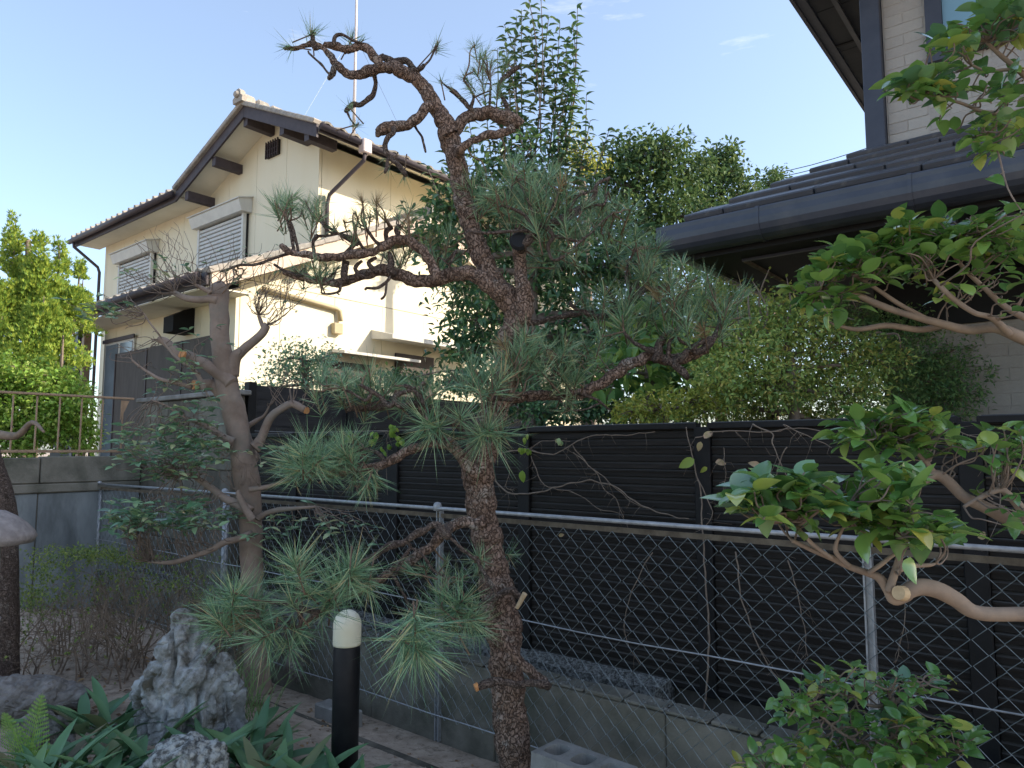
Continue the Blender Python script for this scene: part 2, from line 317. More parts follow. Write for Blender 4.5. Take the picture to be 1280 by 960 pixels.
def bark_mat(name, plate1, plate2, crack, lich, sc_, st=(1, 1, .5)):
    m = bpy.data.materials.new(name); m.use_nodes = True; nd = m.node_tree.nodes; lk = m.node_tree.links; bs = nd['Principled BSDF']
    bs.inputs['Roughness'].default_value = .95; bs.inputs['Specular IOR Level'].default_value = .15
    tc = nd.new('ShaderNodeTexCoord'); nz_ = nd.new('ShaderNodeTexNoise'); nz_.inputs['Scale'].default_value = 22; nz_.inputs['Detail'].default_value = 4
    mx = nd.new('ShaderNodeMixRGB'); mx.inputs[0].default_value = .07; lk.new(tc.outputs['Object'], nz_.inputs['Vector']); lk.new(tc.outputs['Object'], mx.inputs[1]); lk.new(nz_.outputs['Color'], mx.inputs[2])
    mp = nd.new('ShaderNodeMapping'); mp.inputs['Scale'].default_value = st; lk.new(mx.outputs[0], mp.inputs[0])
    v = nd.new('ShaderNodeTexVoronoi'); v.feature = 'DISTANCE_TO_EDGE'; v.inputs['Scale'].default_value = sc_; lk.new(mp.outputs[0], v.inputs['Vector'])
    v2 = nd.new('ShaderNodeTexVoronoi'); v2.inputs['Scale'].default_value = sc_; lk.new(mp.outputs[0], v2.inputs['Vector'])
    r = nd.new('ShaderNodeValToRGB'); r.color_ramp.elements[0].position = .0; r.color_ramp.elements[1].position = .12; lk.new(v.outputs['Distance'], r.inputs[0])
    hs = nd.new('ShaderNodeSeparateColor'); lk.new(v2.outputs['Color'], hs.inputs[0])
    pm = nd.new('ShaderNodeMixRGB'); lk.new(hs.outputs[0], pm.inputs[0]); pm.inputs[1].default_value = (*plate1, 1); pm.inputs[2].default_value = (*plate2, 1)
    n3 = nd.new('ShaderNodeTexNoise'); n3.inputs['Scale'].default_value = 9; n3.inputs['Detail'].default_value = 8; n3.inputs['Roughness'].default_value = .7; lk.new(tc.outputs['Object'], n3.inputs['Vector'])
    r3 = nd.new('ShaderNodeValToRGB'); r3.color_ramp.elements[0].position = .55; r3.color_ramp.elements[1].position = .68; lk.new(n3.outputs['Fac'], r3.inputs[0])
    lm = nd.new('ShaderNodeMixRGB'); lk.new(r3.outputs[0], lm.inputs[0]); lk.new(pm.outputs[0], lm.inputs[1]); lm.inputs[2].default_value = (*lich, 1)
    n4 = nd.new('ShaderNodeTexNoise'); n4.inputs['Scale'].default_value = 130; n4.inputs['Detail'].default_value = 6; lk.new(mp.outputs[0], n4.inputs['Vector'])
    gm = nd.new('ShaderNodeMixRGB'); gm.blend_type = 'MULTIPLY'; gm.inputs[0].default_value = .7; lk.new(lm.outputs[0], gm.inputs[1])
    rg = nd.new('ShaderNodeValToRGB'); rg.color_ramp.elements[0].position = .3; rg.color_ramp.elements[0].color = (.6, .6, .6, 1); rg.color_ramp.elements[1].position = .65; rg.color_ramp.elements[1].color = (1.25, 1.25, 1.25, 1)
    lk.new(n4.outputs['Fac'], rg.inputs[0]); lk.new(rg.outputs[0], gm.inputs[2])
    cm = nd.new('ShaderNodeMixRGB'); lk.new(r.outputs[0], cm.inputs[0]); cm.inputs[1].default_value = (*crack, 1); lk.new(gm.outputs[0], cm.inputs[2]); lk.new(cm.outputs[0], bs.inputs['Base Color'])
    ad = nd.new('ShaderNodeMath'); ad.operation = 'MULTIPLY_ADD'; ad.inputs[1].default_value = .35; lk.new(n4.outputs['Fac'], ad.inputs[0]); lk.new(r.outputs[0], ad.inputs[2])
    b = nd.new('ShaderNodeBump'); b.inputs['Strength'].default_value = 1.0; b.inputs['Distance'].default_value = .009; lk.new(ad.outputs[0], b.inputs['Height']); lk.new(b.outputs[0], bs.inputs['Normal'])
    return m
M['pinebark'] = bark_mat('pine_bark_plates', (.20, .13, .095), (.29, .205, .16), (.10, .066, .05), (.31, .27, .23), 70, (1, 1, .5))
M['pinebark_d'] = bark_mat('pine_branch_bark_plates', (.125, .09, .072), (.19, .145, .12), (.075, .054, .044), (.24, .21, .18), 120, (1, 1, .7))

def add_sky_edge(m, col, amt):  # paler upward faces: skylight on the board ledges put into the colour
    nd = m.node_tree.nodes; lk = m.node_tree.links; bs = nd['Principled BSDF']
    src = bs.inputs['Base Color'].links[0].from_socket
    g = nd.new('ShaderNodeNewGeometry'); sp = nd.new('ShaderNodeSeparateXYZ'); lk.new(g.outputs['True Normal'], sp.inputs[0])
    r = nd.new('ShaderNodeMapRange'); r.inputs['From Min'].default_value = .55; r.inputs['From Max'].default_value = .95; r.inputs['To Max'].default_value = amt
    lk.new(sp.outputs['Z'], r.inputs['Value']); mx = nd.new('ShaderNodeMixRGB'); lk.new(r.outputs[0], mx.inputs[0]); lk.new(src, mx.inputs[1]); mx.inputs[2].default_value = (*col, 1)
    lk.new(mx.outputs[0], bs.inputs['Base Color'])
add_sky_edge(M['blackboard'], (.20, .19, .17), .35); add_sky_edge(M['greyboard'], (.28, .27, .26), .6)

# ================================================================== GROUND
def ground_z(p):
    g = (p - Vector((0, 0, 0)))
    gy = g.dot(GY); gx = g.dot(GX)
    z = 0.018 * nz((p.x, p.y, 0), 2.2) + 0.006 * nz((p.x, p.y, 3), 11)
    # the bank of plants on the left stands a little higher
    b = max(0.0, min(1.0, (-p.x - 0.95) / 0.9)) * max(0, min(1, (2.75 - gy) / .5))
    z += 0.10 * b
    # a shallow dip where the soil meets the concrete
    e = max(0.0, min(1.0, (gy - 1.9) / 0.95)); z -= 0.11 * e * max(0, min(1, (gx + 6.2) / 1.5))
    return z
mb = MB(); NX, NY = 150, 120
for j in range(NY + 1):
    for i in range(NX + 1):
        p = Vector((-8 + 12 * i / NX, 0.2 + 8.6 * j / NY, 0))
        mb.v.append(Vector((p.x, p.y, ground_z(p))))
for j in range(NY):
    for i in range(NX):
        a = j * (NX + 1) + i; mb.f.append((a, a + 1, a + NX + 2, a + NX + 1))
mb.smooth = True
single('garden_ground', mb, M['soil'], kind='structure')
mb = MB(); mb.add([(-400, -400, -.12), (400, -400, -.12), (400, 400, -.12), (-400, 400, -.12)], [(0, 1, 2, 3)])
single('ground', mb, M['soil'], kind='structure')
# neighbour's raised plot behind the fences
o = single('raised_plot', MB().box(-14, 12, 3.46, 30, -.1, .55), M['conc_d'], kind='structure'); o.rotation_euler = (0, 0, TH)

# ================================================================== LOW CONCRETE WALL + SHELF
t = gthing('low_concrete_wall', 'low stained concrete block wall running at the foot of the wire mesh fence', 'wall', (-7.4, 2.94, 0))
n_ = 0
for r in range(1):
    x = -0.2 * r
    while x < 9.6:
        mb = MB(); h0 = -.20 if r == 0 else .168; h1 = .343 + .010 * nz((x, r, 0), 3)
        mb.box(x + .0025, x + .9775, .006 * nz((x, 7, r), 5), .12, h0, h1, .006)
        t.part('slab', mb, M['conc']); n_ += 1; x += .98
mb = MB().box(-.2, 9.6, .014, .11, -.2, .335); t.part('core', mb, M['conc_d'])
mb = MB()
for i in range(46):
    x0 = i * .21
    mb.box(x0, x0 + .2, .0 + .012 * nz((x0, 1, 1), 4), .125, .349, .366 + .012 * nz((x0, 5, 1), 3), .006)
t.part('crumbled_cap', mb, M['conc'], stuff=True)
mb = MB().box(-7.6, 3.0, 3.075, 3.225, -.1, .12); mb.box(-7.6, -1.72, 3.225, 3.44, -.1, .34); mb.box(-1.71, 3, 3.23, 3.44, -.1, .16)
o = single('gravel_shelf', mb, M['gravel'], kind='structure'); o.rotation_euler = (0, 0, TH)
peb = MB(); rnd = random.Random(5)
def pebble(mb, p, r, rr):
    a = rr.random() * 6
    vs = []
    for k in range(5): vs.append(p + Vector((math.cos(a + k * 1.257) * r * rr.uniform(.7, 1.1), math.sin(a + k * 1.257) * r * rr.uniform(.7, 1.1), 0)))
    vs.append(p + Vector((0, 0, r * rr.uniform(.5, .9))))
    mb.add(vs, [(k, (k + 1) % 5, 5) for k in range(5)])
for i in range(5200):
    g = (rnd.uniform(-7.4, 2.2), rnd.uniform(3.23, 3.38)); pebble(peb, G(g[0], g[1], .338 if g[0] < -1.73 else .158), rnd.uniform(.008, .021), rnd)
for i in range(1200):
    g = (rnd.uniform(-7.2, 2.2), rnd.uniform(2.94, 3.06)); pebble(peb, G(g[0], g[1], .362), rnd.uniform(.005, .016), rnd)
tagit(single('gravel', peb, M['gravel']), 'pale grey gravel spread on the shelf behind the wire fence', 'gravel', kind='stuff')

# ================================================================== CHAIN LINK FENCE
GYF = 2.90
t = gthing('chain_link_fence', 'low galvanised diamond mesh fence with white top rail in front of the black fence', 'fence', (-7.56, GYF, 0))
LEN = 9.9
mb = MB(); mb.smooth = True; mb.tube([(0, 0, 1.172), (LEN, 0, 1.172)], .0105, 10); t.part('top_rail', mb, M['galv'])
mb = MB().box(0, LEN, .020, .030, 1.118, 1.142); t.part('rusty_strip', mb, M['rust'])
for z, nm in ((.645, 'tension_wire'), (.05, 'tension_wire')):
    mb = MB(); pts = [(x * .33, -.004, z + .004 * math.sin(x * 1.7) + .003 * math.sin(x*.6)) for x in range(31)]; mb.tube(pts, .0035, 5); t.part(nm, mb, M['galv'])
for i, x in enumerate((0.02, 2.36, 4.66, 6.89, 9.16)):
    if i == 1:
        mb = MB(); mb.smooth = True; mb.tube([(x, .025, -.1), (x, .025, 1.16)], .024, 14)
    elif i == 0:
        mb = MB(); mb.smooth = True; mb.tube([(x, .025, -.1), (x, .025, 1.16)], .015, 12)
    else:
        mb = MB().box(x - .016, x - .010, .016, .046, -.1, 1.155); mb.box(x + .010, x + .016, .016, .046, -.1, 1.155); mb.box(x - .010, x + .010, .030, .036, -.1, 1.155)
    po = t.part('post', mb, M['galv'])
    mb = MB(); mb.smooth = True; mb.lathe([(.001, 1.207), (.014, 1.204), (.022, 1.196), (.026, 1.184), (.026, 1.162), (.022, 1.158)], 12, (x, .01, 0))
    t.part('post_cap', mb, M['galv'], parent=po)
HA, VA = .0465, .0435
def zig(flip):
    mb = MB(); pts = []; z = .035; k = 0
    while z < 1.165:
        xx = (0 if (k + flip) % 2 == 0 else HA); y = .004 if (k + flip) % 2 == 0 else -.004
        pts.append((xx, y, z)); z += VA; k += 1
    mb.tube(pts, .0020, 4, cap=False); return mb.mesh('wire', M['wire'])
zg = [zig(0), zig(1)]
for i in range(int(LEN / HA)):
    o = t.inst('wire', zg[i % 2], Matrix.Translation((i * HA, .0, .0)) @ Matrix.Rotation(R(.25 * math.sin(i * 1.3)), 4, 'Y'))
# return run at the left, towards the camera
t = Thing('chain_link_fence', 'short run of diamond mesh fence covering the blue grey concrete wall at the left edge', 'fence', G(-7.56, GYF, 0), TH - R(90))
mb = MB(); mb.smooth = True; mb.tube([(.03, 0, 1.145), (3.3, 0, 1.145)], .010, 8); t.part('top_rail', mb, M['galv'])
mb = MB(); mb.tube([(0, 0, .30), (3.3, 0, .30)], .003, 5); t.part('tension_wire', mb, M['galv'])
for i in range(70): t.inst('wire', zg[i % 2], Matrix.Translation((.04 + i * HA, 0, -.05)))

# ================================================================== BLACK SLAT FENCE
def board_mesh(L, mname):
    mb = MB()   # three-ribbed board, 0.12 high
    prof = []
    z = 0
    for k in range(3):
        prof += [(.004, z + .001), (-.006, z + .004), (-.008, z + .030), (.0, z + .038)]
        z += .0395
    prof += [(-.008, z - .010), (-.0165, z - .009), (-.0165, z - .001)]
    prof += [(.004, z + .004), (.020, z + .004), (.020, -.004), (.010, -.004)]
    mb.prism(prof, 'x', 0, L); return mb.mesh('board', M[mname])
FT = 1.625
posts = [-5.93, -5.02, -3.86, -2.66, -1.52, -.38, .76, 1.9]
t = gthing('slat_fence', 'tall black ribbed slat fence covered with dry vines behind the wire mesh fence', 'fence', (-5.93, 3.42, .30))
for x in posts:
    w_ = .085 if abs(x + 3.86) > .01 else .16
    t.part('post', MB().box(x + 5.93 - w_/2, x + 5.93 + w_/2, -.03, .045, 0, FT - .30 - .01, .004), M['blackpost'])
t.part('backing', MB().box(0, 7.8, .022, .030, 0, FT - .34), M['blackpost'])
for a, b in zip(posts[:-1], posts[1:]):
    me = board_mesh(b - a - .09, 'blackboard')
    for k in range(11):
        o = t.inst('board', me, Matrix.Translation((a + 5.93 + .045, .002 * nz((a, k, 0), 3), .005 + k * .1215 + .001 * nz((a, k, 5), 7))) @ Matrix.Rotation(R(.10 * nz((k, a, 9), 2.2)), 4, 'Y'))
    t.part('top_cap', MB().box(a + 5.93 + .03, b + 5.93 - .03, -.03, .04, FT - .30 - .018, FT - .30 + .012, .003), M['blackpost'])
t.part('mid_strip', MB().box(.0, 7.9, -.034, -.031, .82, .828), M['rust'], stuff=False)
# far fence running away from the corner
t = Thing('slat_fence', 'weathered dark slat fence standing higher and running back to the cream house', 'fence', G(-5.85, 3.50, .85), TH + R(90))
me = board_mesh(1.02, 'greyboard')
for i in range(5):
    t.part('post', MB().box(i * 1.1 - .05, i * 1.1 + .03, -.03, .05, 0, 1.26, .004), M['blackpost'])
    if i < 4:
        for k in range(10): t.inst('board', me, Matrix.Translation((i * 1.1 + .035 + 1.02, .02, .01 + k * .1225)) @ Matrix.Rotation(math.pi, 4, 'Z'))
t.part('string_line', MB().tube([(0, -.06, .82), (2, -.07, .80), (4.4, -.06, .78)], .002, 4), M['galv'])

# ================================================================== LEFT WALLS
t = gthing('concrete_wall', 'tall dark stained concrete wall with pale coping behind the left tree', 'wall', (-7.62, 3.30, 0))
for i in range(3):
    for k in range(3):
        mb = MB().box(i * .6 + .004, i * .6 + .596, .004 * ((i + k) % 2), .12, k * .66 + .004, k * .66 + .656, .006); t.part('slab', mb, M['conc_d'] if (i + k) % 2 else M['conc'])
mb = MB().box(0, 1.8, .02, .11, 0, 1.98); t.part('core', mb, M['conc_d'])
mb = MB().box(-.05, 1.85, -.03, .15, 1.985, 2.03, .008); t.part('coping', mb, M['conc_l'])
t = Thing('concrete_wall', 'blue grey concrete wall with a projecting ledge under the brown railing at the left', 'wall', G(-7.66, 3.24, 0), TH - R(90))
for i in range(5):
    t.part('slab', MB().box(i * .9 - .05, i * .9 + .84, 0, .12, 0, 1.10, .006), M['conc_b'])
    t.part('upper_block', MB().box(i * .9 - .05, i * .9 + .84, .03, .14, 1.195, 1.44 - .01 * (i % 2), .008), M['conc'])
t.part('ledge', MB().box(-.05, 4.4, -.07, .14, 1.105, 1.19, .01), M['conc'])
t.part('core', MB().box(-.05, 4.4, .04, .11, 0, 1.42), M['conc_d'])
# railing
t = Thing('metal_railing', 'brown metal railing with thin balusters on top of the left concrete wall', 'railing', G(-7.66, 3.20, 1.44), TH - R(90))
t.part('top_rail', MB().box(-.02, 4.2, .04, .08, .57, .592, .004), M['bronze'])
t.part('bottom_rail', MB().box(-.02, 4.2, .04, .08, .035, .062, .003), M['bronze'])
bal = MB().box(-.006, .006, .052, .064, .06, .56).mesh('baluster', M['bronze'])
for i in range(22): t.inst('baluster', bal, Matrix.Translation((.08 + i * .19, 0, 0)))
t.part('bracket', MB().prism([(.02, .56), (.10, .56), (.10, .36)], 'y', .055, .062), M['bronze'])

# ================================================================== CREAM HOUSE
HOX, HOY = -8.58, 4.86
house = gthing('house', 'two storey cream house with shuttered windows and grey tiled gable roof', 'house', (HOX, HOY, .5))
HZ = .5
def hp(name, mb, m, **k):
    for i, q in enumerate(mb.v): mb.v[i] = Vector((q.x, q.y, q.z - HZ))
    return house.part(name, mb, m, **k)
# --- wall panels (real joints)
def panels_x(x0, x1, y, z0, z1, side=-1, wid=.91, topf=None, mname='cream'):
    x = x1
    while x > x0 + .05:
        a = max(x0, x - wid)
        if topf is None: zt0 = zt1 = z1
        else: zt0, zt1 = topf(a), topf(x)
        pts = [(a + .004, z0), (x - .004, z0), (x - .004, zt1)]
        if topf is not None and a < -2.1 < x: pts.append((-2.1, topf(-2.1)))
        pts.append((a + .004, zt0))
        hp('wall_panel', MB().prism(pts, 'y', y, y + .05), M[mname]); x = a
def panels_y(x, y0, y1, z0, z1, wid=.91, off=0):
    y = y0
    while y < y1 - .05:
        b = min(y1, y + (off if (off and y == y0) else wid))
        hp('wall_panel', MB().box(x - .05, x, y + .004, b - .004, z0, z1), M['cream']); y = b
EZ = 6.30
def gab(x): return EZ + .20 + (2.24 - abs(x + 2.1)) * .405 - .12 if abs(x + 2.1) < 2.24 else EZ
upperf = lambda x: min(gab(x), 7.2)
hp('backing', MB().box(-8.85, -.80, 1.83, 8.9, .5, EZ - .02), M['dark'])
hp('backing', MB().prism([(-4.2, EZ - .02), (-.8, EZ - .02), (-.8, gab(-.8) - .06), (-2.1, gab(-2.1) - .06), (-4.2, gab(-4.2) - .06)], 'y', 1.83, 2.0), M['dark'])
hp('backing', MB().box(-4.05, -.06, .06, 8.9, .5, 3.55), M['dark'])
panels_x(-8.9, -4.25, 1.76, .5, EZ + .02)
panels_x(-4.25, -.75, 1.76, .5, EZ, topf=lambda x: gab(x) - .02)
panels_y(-.75, 1.815, 9.0, 3.2, EZ + .12, wid=1.82, off=1.45)
panels_x(-4.1, 0.0, 0.0, .5, 3.62)
panels_y(0.0, .055, 9.0, .5, 3.75, off=.6)
for (x0_, y0_, z1_) in ((-4.08, .055, 3.6), (-8.88, 1.82, EZ)):
    hp('wall_panel', MB().box(x0_, x0_ + .05, y0_, 9.0, .5, z1_), M['cream'])
# lower gable triangle (lit side) up under the verge
hp('wall_panel', MB().prism([(.06, 3.76), (8.9, 3.76), (8.9, 3.0 + .9), (3.3, 4.95), (.06, 3.80)], 'x', -.05, -.002), M['cream'])
# --- lower roof
SL = .45
def lowz(y): return 3.68 + (y + .55) * SL if y < 3.2 else 3.68 + 3.75 * SL - (y - 3.2) * SL
for (a, b) in ((-.55, 3.2), (3.2, 8.9)):
    za, zb = lowz(a), lowz(b)
    hp('roof_deck', MB().add([(-4.4, a, za - .02), (.36, a, za - .02), (.36, b, zb - .02), (-4.4, b, zb - .02), (-4.4, a, za - .10), (.36, a, za - .10), (.36, b, zb - .10), (-4.4, b, zb - .10)],
       [(0,1,2,3),(7,6,5,4),(0,4,5,1),(1,5,6,2),(2,6,7,3),(3,7,4,0)]), M['soffit'])
    zs = .22
    hp('bargeboard', MB().add([(.361, a, za - .02), (.395, a, za - .02), (.395, b, zb - .02), (.361, b, zb - .02), (.361, a, za - zs), (.395, a, za - zs), (.395, b, zb - zs), (.361, b, zb - zs)],
       [(0,1,2,3),(7,6,5,4),(0,4,5,1),(1,5,6,2),(2,6,7,3),(3,7,4,0)]), M['barge'])
def tilemesh(wd, ln, th=.03):
    mb = MB(); n = 8; top = []; 
    for j, y in ((0, 0.0), (1, ln)):
        for i in range(n + 1):
            x = wd * i / n; z = .022 * math.sin(2 * math.pi * i / n) + (.03 if y == 0 else 0.0)
            mb.v.append(Vector((x, y, z))); 
        for i in range(n + 1):
            x = wd * i / n; z = .022 * math.sin(2 * math.pi * i / n) + (.03 if y == 0 else 0.0) - th
            mb.v.append(Vector((x, y, z)))
    m_ = n + 1
    for i in range(n):
        mb.f += [(i, i+1, 2*m_+i+1, 2*m_+i), (m_+i+1, m_+i, 3*m_+i, 3*m_+i+1), (i+1, i, m_+i, m_+i+1), (2*m_+i, 2*m_+i+1, 3*m_+i+1, 3*m_+i)]
    mb.f += [(0, 2*m_, 3*m_, m_), (n, m_+n, 3*m_+n, 2*m_+n)]
    return mb
tile_me = tilemesh(.265, .27).mesh('roof_tile', M['tile'])
an = math.atan(SL)
ROWL = 14
for r in range(ROWL):
    y = -.60 + r * .262 * math.cos(an)
    for c in range(18):
        x = -4.42 + c * .265
        if y > 1.7 and x + .2 < -.75: continue
        o = house.inst('roof_tile', tile_me, Matrix.Translation((x, y, 3.68 + (y + .55) * SL - HZ + .02)) @ Matrix.Rotation(an, 4, 'X') @ Matrix.Rotation(R(.6 * nz((r, c, 0), 1.7)), 4, 'Z'))
for r in range(15):
    y = -.6 + r * .235
    if y > 3.2: break
    house.part('verge_tile', MB().box(0, .14, 0, .268, -.035, .04, .01), M['tile']).matrix_basis = Matrix.Translation((.29, y, 3.68 + (y + .55) * SL - HZ + .012)) @ Matrix.Rotation(an - R(1.6), 4, 'X')
for r in range(18):
    y = 3.25 + r * .27
    house.part('verge_tile', MB().box(0, .14, 0, .30, -.035, .04, .01), M['tile']).matrix_basis = Matrix.Translation((.29, y, lowz(y) - HZ + .012)) @ Matrix.Rotation(-an - R(1.6), 4, 'X')
for c in range(16):
    hp('ridge_tile', MB().box(-.70 + c * .07, -.70 + c * .07 + .065, 3.12, 3.30, lowz(3.2) - .02, lowz(3.2) + .14, .02), M['tile'])
hp('gutter', MB().tube([(-4.45, -.68, 3.60), (.30, -.68, 3.60)], .055, 8), M['brown_trim'], smooth=True)
hp('fascia', MB().box(-4.4, .36, -.60, -.57, 3.50, 3.66), M['brown_trim'])
for y in (.9, 2.0):
    hp('purlin_end', MB().box(.0, .34, y, y + .12, lowz(y) - .30, lowz(y) - .12), M['soffit'])
hp('soffit', MB().box(-4.35, .33, -.55, -.01, 3.48, 3.50), M['soffit'])
# --- upper gable roof (ridge runs back)
RZ = 7.26
def slope_sheet(name, x0, z0, x1, z1, y0, y1, th, m, dz=0):
    hp(name, MB().add([(x0, y0, z0+dz), (x1, y0, z1+dz), (x1, y1, z1+dz), (x0, y1, z0+dz), (x0, y0, z0+dz-th), (x1, y0, z1+dz-th), (x1, y1, z1+dz-th), (x0, y1, z0+dz-th)],
        [(0,1,2,3),(7,6,5,4),(0,4,5,1),(1,5,6,2),(2,6,7,3),(3,7,4,0)]), m)
XR, XL, XA, VY = -.05, -4.38, -2.1, 1.20
slope_sheet('roof_deck', XA, RZ - .06, XR, EZ - .03, VY + .04, 8.9, .05, M['soffit'])
slope_sheet('roof_deck', XL, EZ - .03, XA, RZ - .06, VY + .04, 8.9, .05, M['soffit'])
slope_sheet('bargeboard', XA, RZ - .02, XR, EZ + .01, VY, VY + .035, .20, M['brown_trim'])
slope_sheet('bargeboard', XL, EZ + .01, XA, RZ - .02, VY - .002, VY + .033, .20, M['brown_trim'])
# verge tiles and the first rows of pantiles on both slopes
for sgn, xe in ((1, XR), (-1, XL)):
    Ls = math.hypot(xe - XA, RZ - EZ); k = 0; aa = math.atan2(RZ - EZ, abs(xe - XA))
    nrow = int(Ls / .235)
    for k in range(nrow):
        f0 = k / nrow; x_ = XA + (xe - XA) * f0; z_ = RZ + .01 - (RZ - EZ - .03) * f0
        mt = Matrix.Translation((x_, VY - .07, z_ - HZ)) @ Matrix.Rotation(aa * sgn, 4, 'Y')
        mbv = MB().box(0 if sgn > 0 else -.26, .26 if sgn > 0 else 0, 0, .15, -.03, .045, .012)
        house.part('verge_tile', mbv, M['tile']).matrix_basis = mt
    # slope surface
    slope_sheet('roof_slope', XA if sgn > 0 else xe, (RZ if sgn > 0 else EZ) , xe if sgn > 0 else XA, (EZ if sgn > 0 else RZ), VY + .10, 8.9, .05, M['tile'])
    # eave tiles facing sideways (right eave is seen)
    if sgn > 0:
        for c in range(29):
            y = VY + .1 + c * .265
            mt = Matrix.Translation((XR + .05, y, EZ - HZ + .035)) @ Matrix.Rotation(R(90), 4, 'Z') @ Matrix.Rotation(aa, 4, 'X')
            house.inst('eave_tile', tile_me, mt)
for c in range(30):
    y = VY - .08 + c * .27
    hp('ridge_tile', MB().box(XA - .10, XA + .10, y, y + .255, RZ - .02, RZ + .16, .04), M['tile'])
# ridge end ornament
orn = MB(); orn.prism([(-.19, -.03), (-.21, .10), (-.13, .16), (-.12, .26), (-.05, .34), (.05, .34), (.12, .26), (.13, .16), (.21, .10), (.19, -.03)], 'y', 0, .09)
orn.lathe([(.01, .0), (.085, .0), (.095, .02), (.07, .05), (.01, .055)], 14)
for i in range(20, len(orn.v)):
    q = orn.v[i]; orn.v[i] = Vector((q.x, -q.z, q.y + .18))
for i, q in enumerate(orn.v): orn.v[i] = Vector((q.x * .72, q.y, q.z * .62)) + Vector((XA, VY - .12, RZ + .01))
hp('ridge_ornament', orn, M['tile'])
# purlin ends under the verge
for x in (XL + .28, XL + 1.22, XA - .06, XA + 1.02, XR - .36):
    zz = (RZ - .10 - abs(x + .06 - XA) * (RZ - EZ) / 2.24) - .20
    hp('purlin_end', MB().box(x, x + .12, VY + .04, 1.755, zz - .06, zz + .10), M['brown_trim'])
# gable vent
hp('vent', MB().box(-2.22, -1.86, 1.72, 1.765, 6.52, 6.78), M['dark'])
for k in range(6): hp('vent_bar', MB().box(-2.22 + k * .07, -2.205 + k * .07, 1.69, 1.715, 6.50, 6.80), M['brown_trim'])
for k in range(3): hp('vent_bar', MB().box(-2.24, -1.84, 1.70, 1.712, 6.55 + k * .09, 6.562 + k * .09), M['brown_trim'])
# left main roof eave
LE, LY = -9.25, 1.24
hp('roof_deck', MB().add([(LE, LY, EZ - .03), (XL, LY, EZ - .03), (XL, 5.2, EZ + 1.35), (LE, 5.2, EZ + 1.35), (LE, LY, EZ - .09), (XL, LY, EZ - .09), (XL, 5.2, EZ + 1.29), (LE, 5.2, EZ + 1.29)],
   [(0,1,2,3),(7,6,5,4),(0,4,5,1),(1,5,6,2),(2,6,7,3),(3,7,4,0)]), M['tile'])
for c in range(18):
    house.inst('eave_tile', tile_me, Matrix.Translation((LE - .02 + c * .268, LY - .08, EZ - HZ - .0)) @ Matrix.Rotation(R(18), 4, 'X'))
    hp('eave_tile_roll', MB().tube([(LE + .07 + c * .268, LY - .10, EZ + .03), (LE + .07 + c * .268, LY + .5, EZ + .22)], .042, 8), M['tile'])
hp('fascia', MB().box(LE, XL - .02, LY - .03, LY - .002, EZ - .19, EZ - .04), M['brown_trim'])
hp('gutter', MB().tube([(LE - .05, LY - .11, EZ - .07), (XL + .0, LY - .11, EZ - .07)], .055, 8), M['brown_trim'], smooth=True)
hp('soffit', MB().box(LE + .02, XL, LY, 1.755, EZ - .12, EZ - .095), M['soffit'])
# right eave gutter, box and downpipe
hp('gutter', MB().tube([(XR + .08, VY + .02, EZ - .035), (XR + .08, 8.8, EZ - .035)], .05, 8), M['brown_trim'], smooth=True)
hp('fascia', MB().box(XR + .004, XR + .026, VY + .04, 8.8, EZ - .10, EZ - .032), M['brown_trim'])
hp('rain_box', MB().box(XR + .03, XR + .17, 1.95, 2.12, EZ - .20, EZ + .02, .015), M['mast'])
hp('downpipe', MB().tube([(XR + .1, 2.03, EZ - .2), (XR + .08, 2.03, EZ - .30), (-.68, 1.92, EZ - .72), (-.70, 1.90, EZ - .86), (-.70, 1.90, 4.5)], .032, 8), M['brown_trim'], smooth=True)
hp('downpipe', MB().tube([(LE + .2, LY - .1, EZ - .12), (LE + .22, LY - .1, EZ - .22), (-8.98, 1.64, EZ - .6), (-8.97, 1.68, EZ - .72), (-8.97, 1.68, .6)], .034, 8), M['brown_trim'], smooth=True)
# shutter windows
def shutter(x0, x1, zt, zb, drop):
    wd = hp('window', MB().box(x0 + .10, x1 - .10, 1.70, 1.755, zb, zt - .28), M['dark'])
    hd = MB().prism([(1.755, zt), (1.50, zt - .07), (1.50, zt - .12), (1.56, zt - .28), (1.755, zt - .28)], 'x', x0, x1)
    hp('shutter_box', hd, M['white_metal'])
    hp('hood_edge', MB().prism([(1.756, zt + .012), (1.47, zt - .066), (1.47, zt - .084), (1.756, zt - .006)], 'x', x0 - .03, x1 + .03), M['white_metal'])
    z = zt - .31; 
    while z > zb + drop:
        hp('shutter_slat', MB().prism([(1.69, z), (1.655, z - .012), (1.655, z - .060), (1.69, z - .068)], 'x', x0 + .14, x1 - .14), M['shutter']); z -= .076
    hp('shutter_rail', MB().box(x0 + .14, x1 - .14, 1.645, 1.695, z - .02, z + .03), M['white_metal'])
    for xx in (x0 + .08, x1 - .14): hp('shutter_guide', MB().box(xx, xx + .06, 1.64, 1.70, zb, zt - .285), M['white_metal'])
shutter(-4.45, -2.68, 5.95, 4.3, .34)
shutter(-7.95, -6.20, 5.86, 4.3, .0)
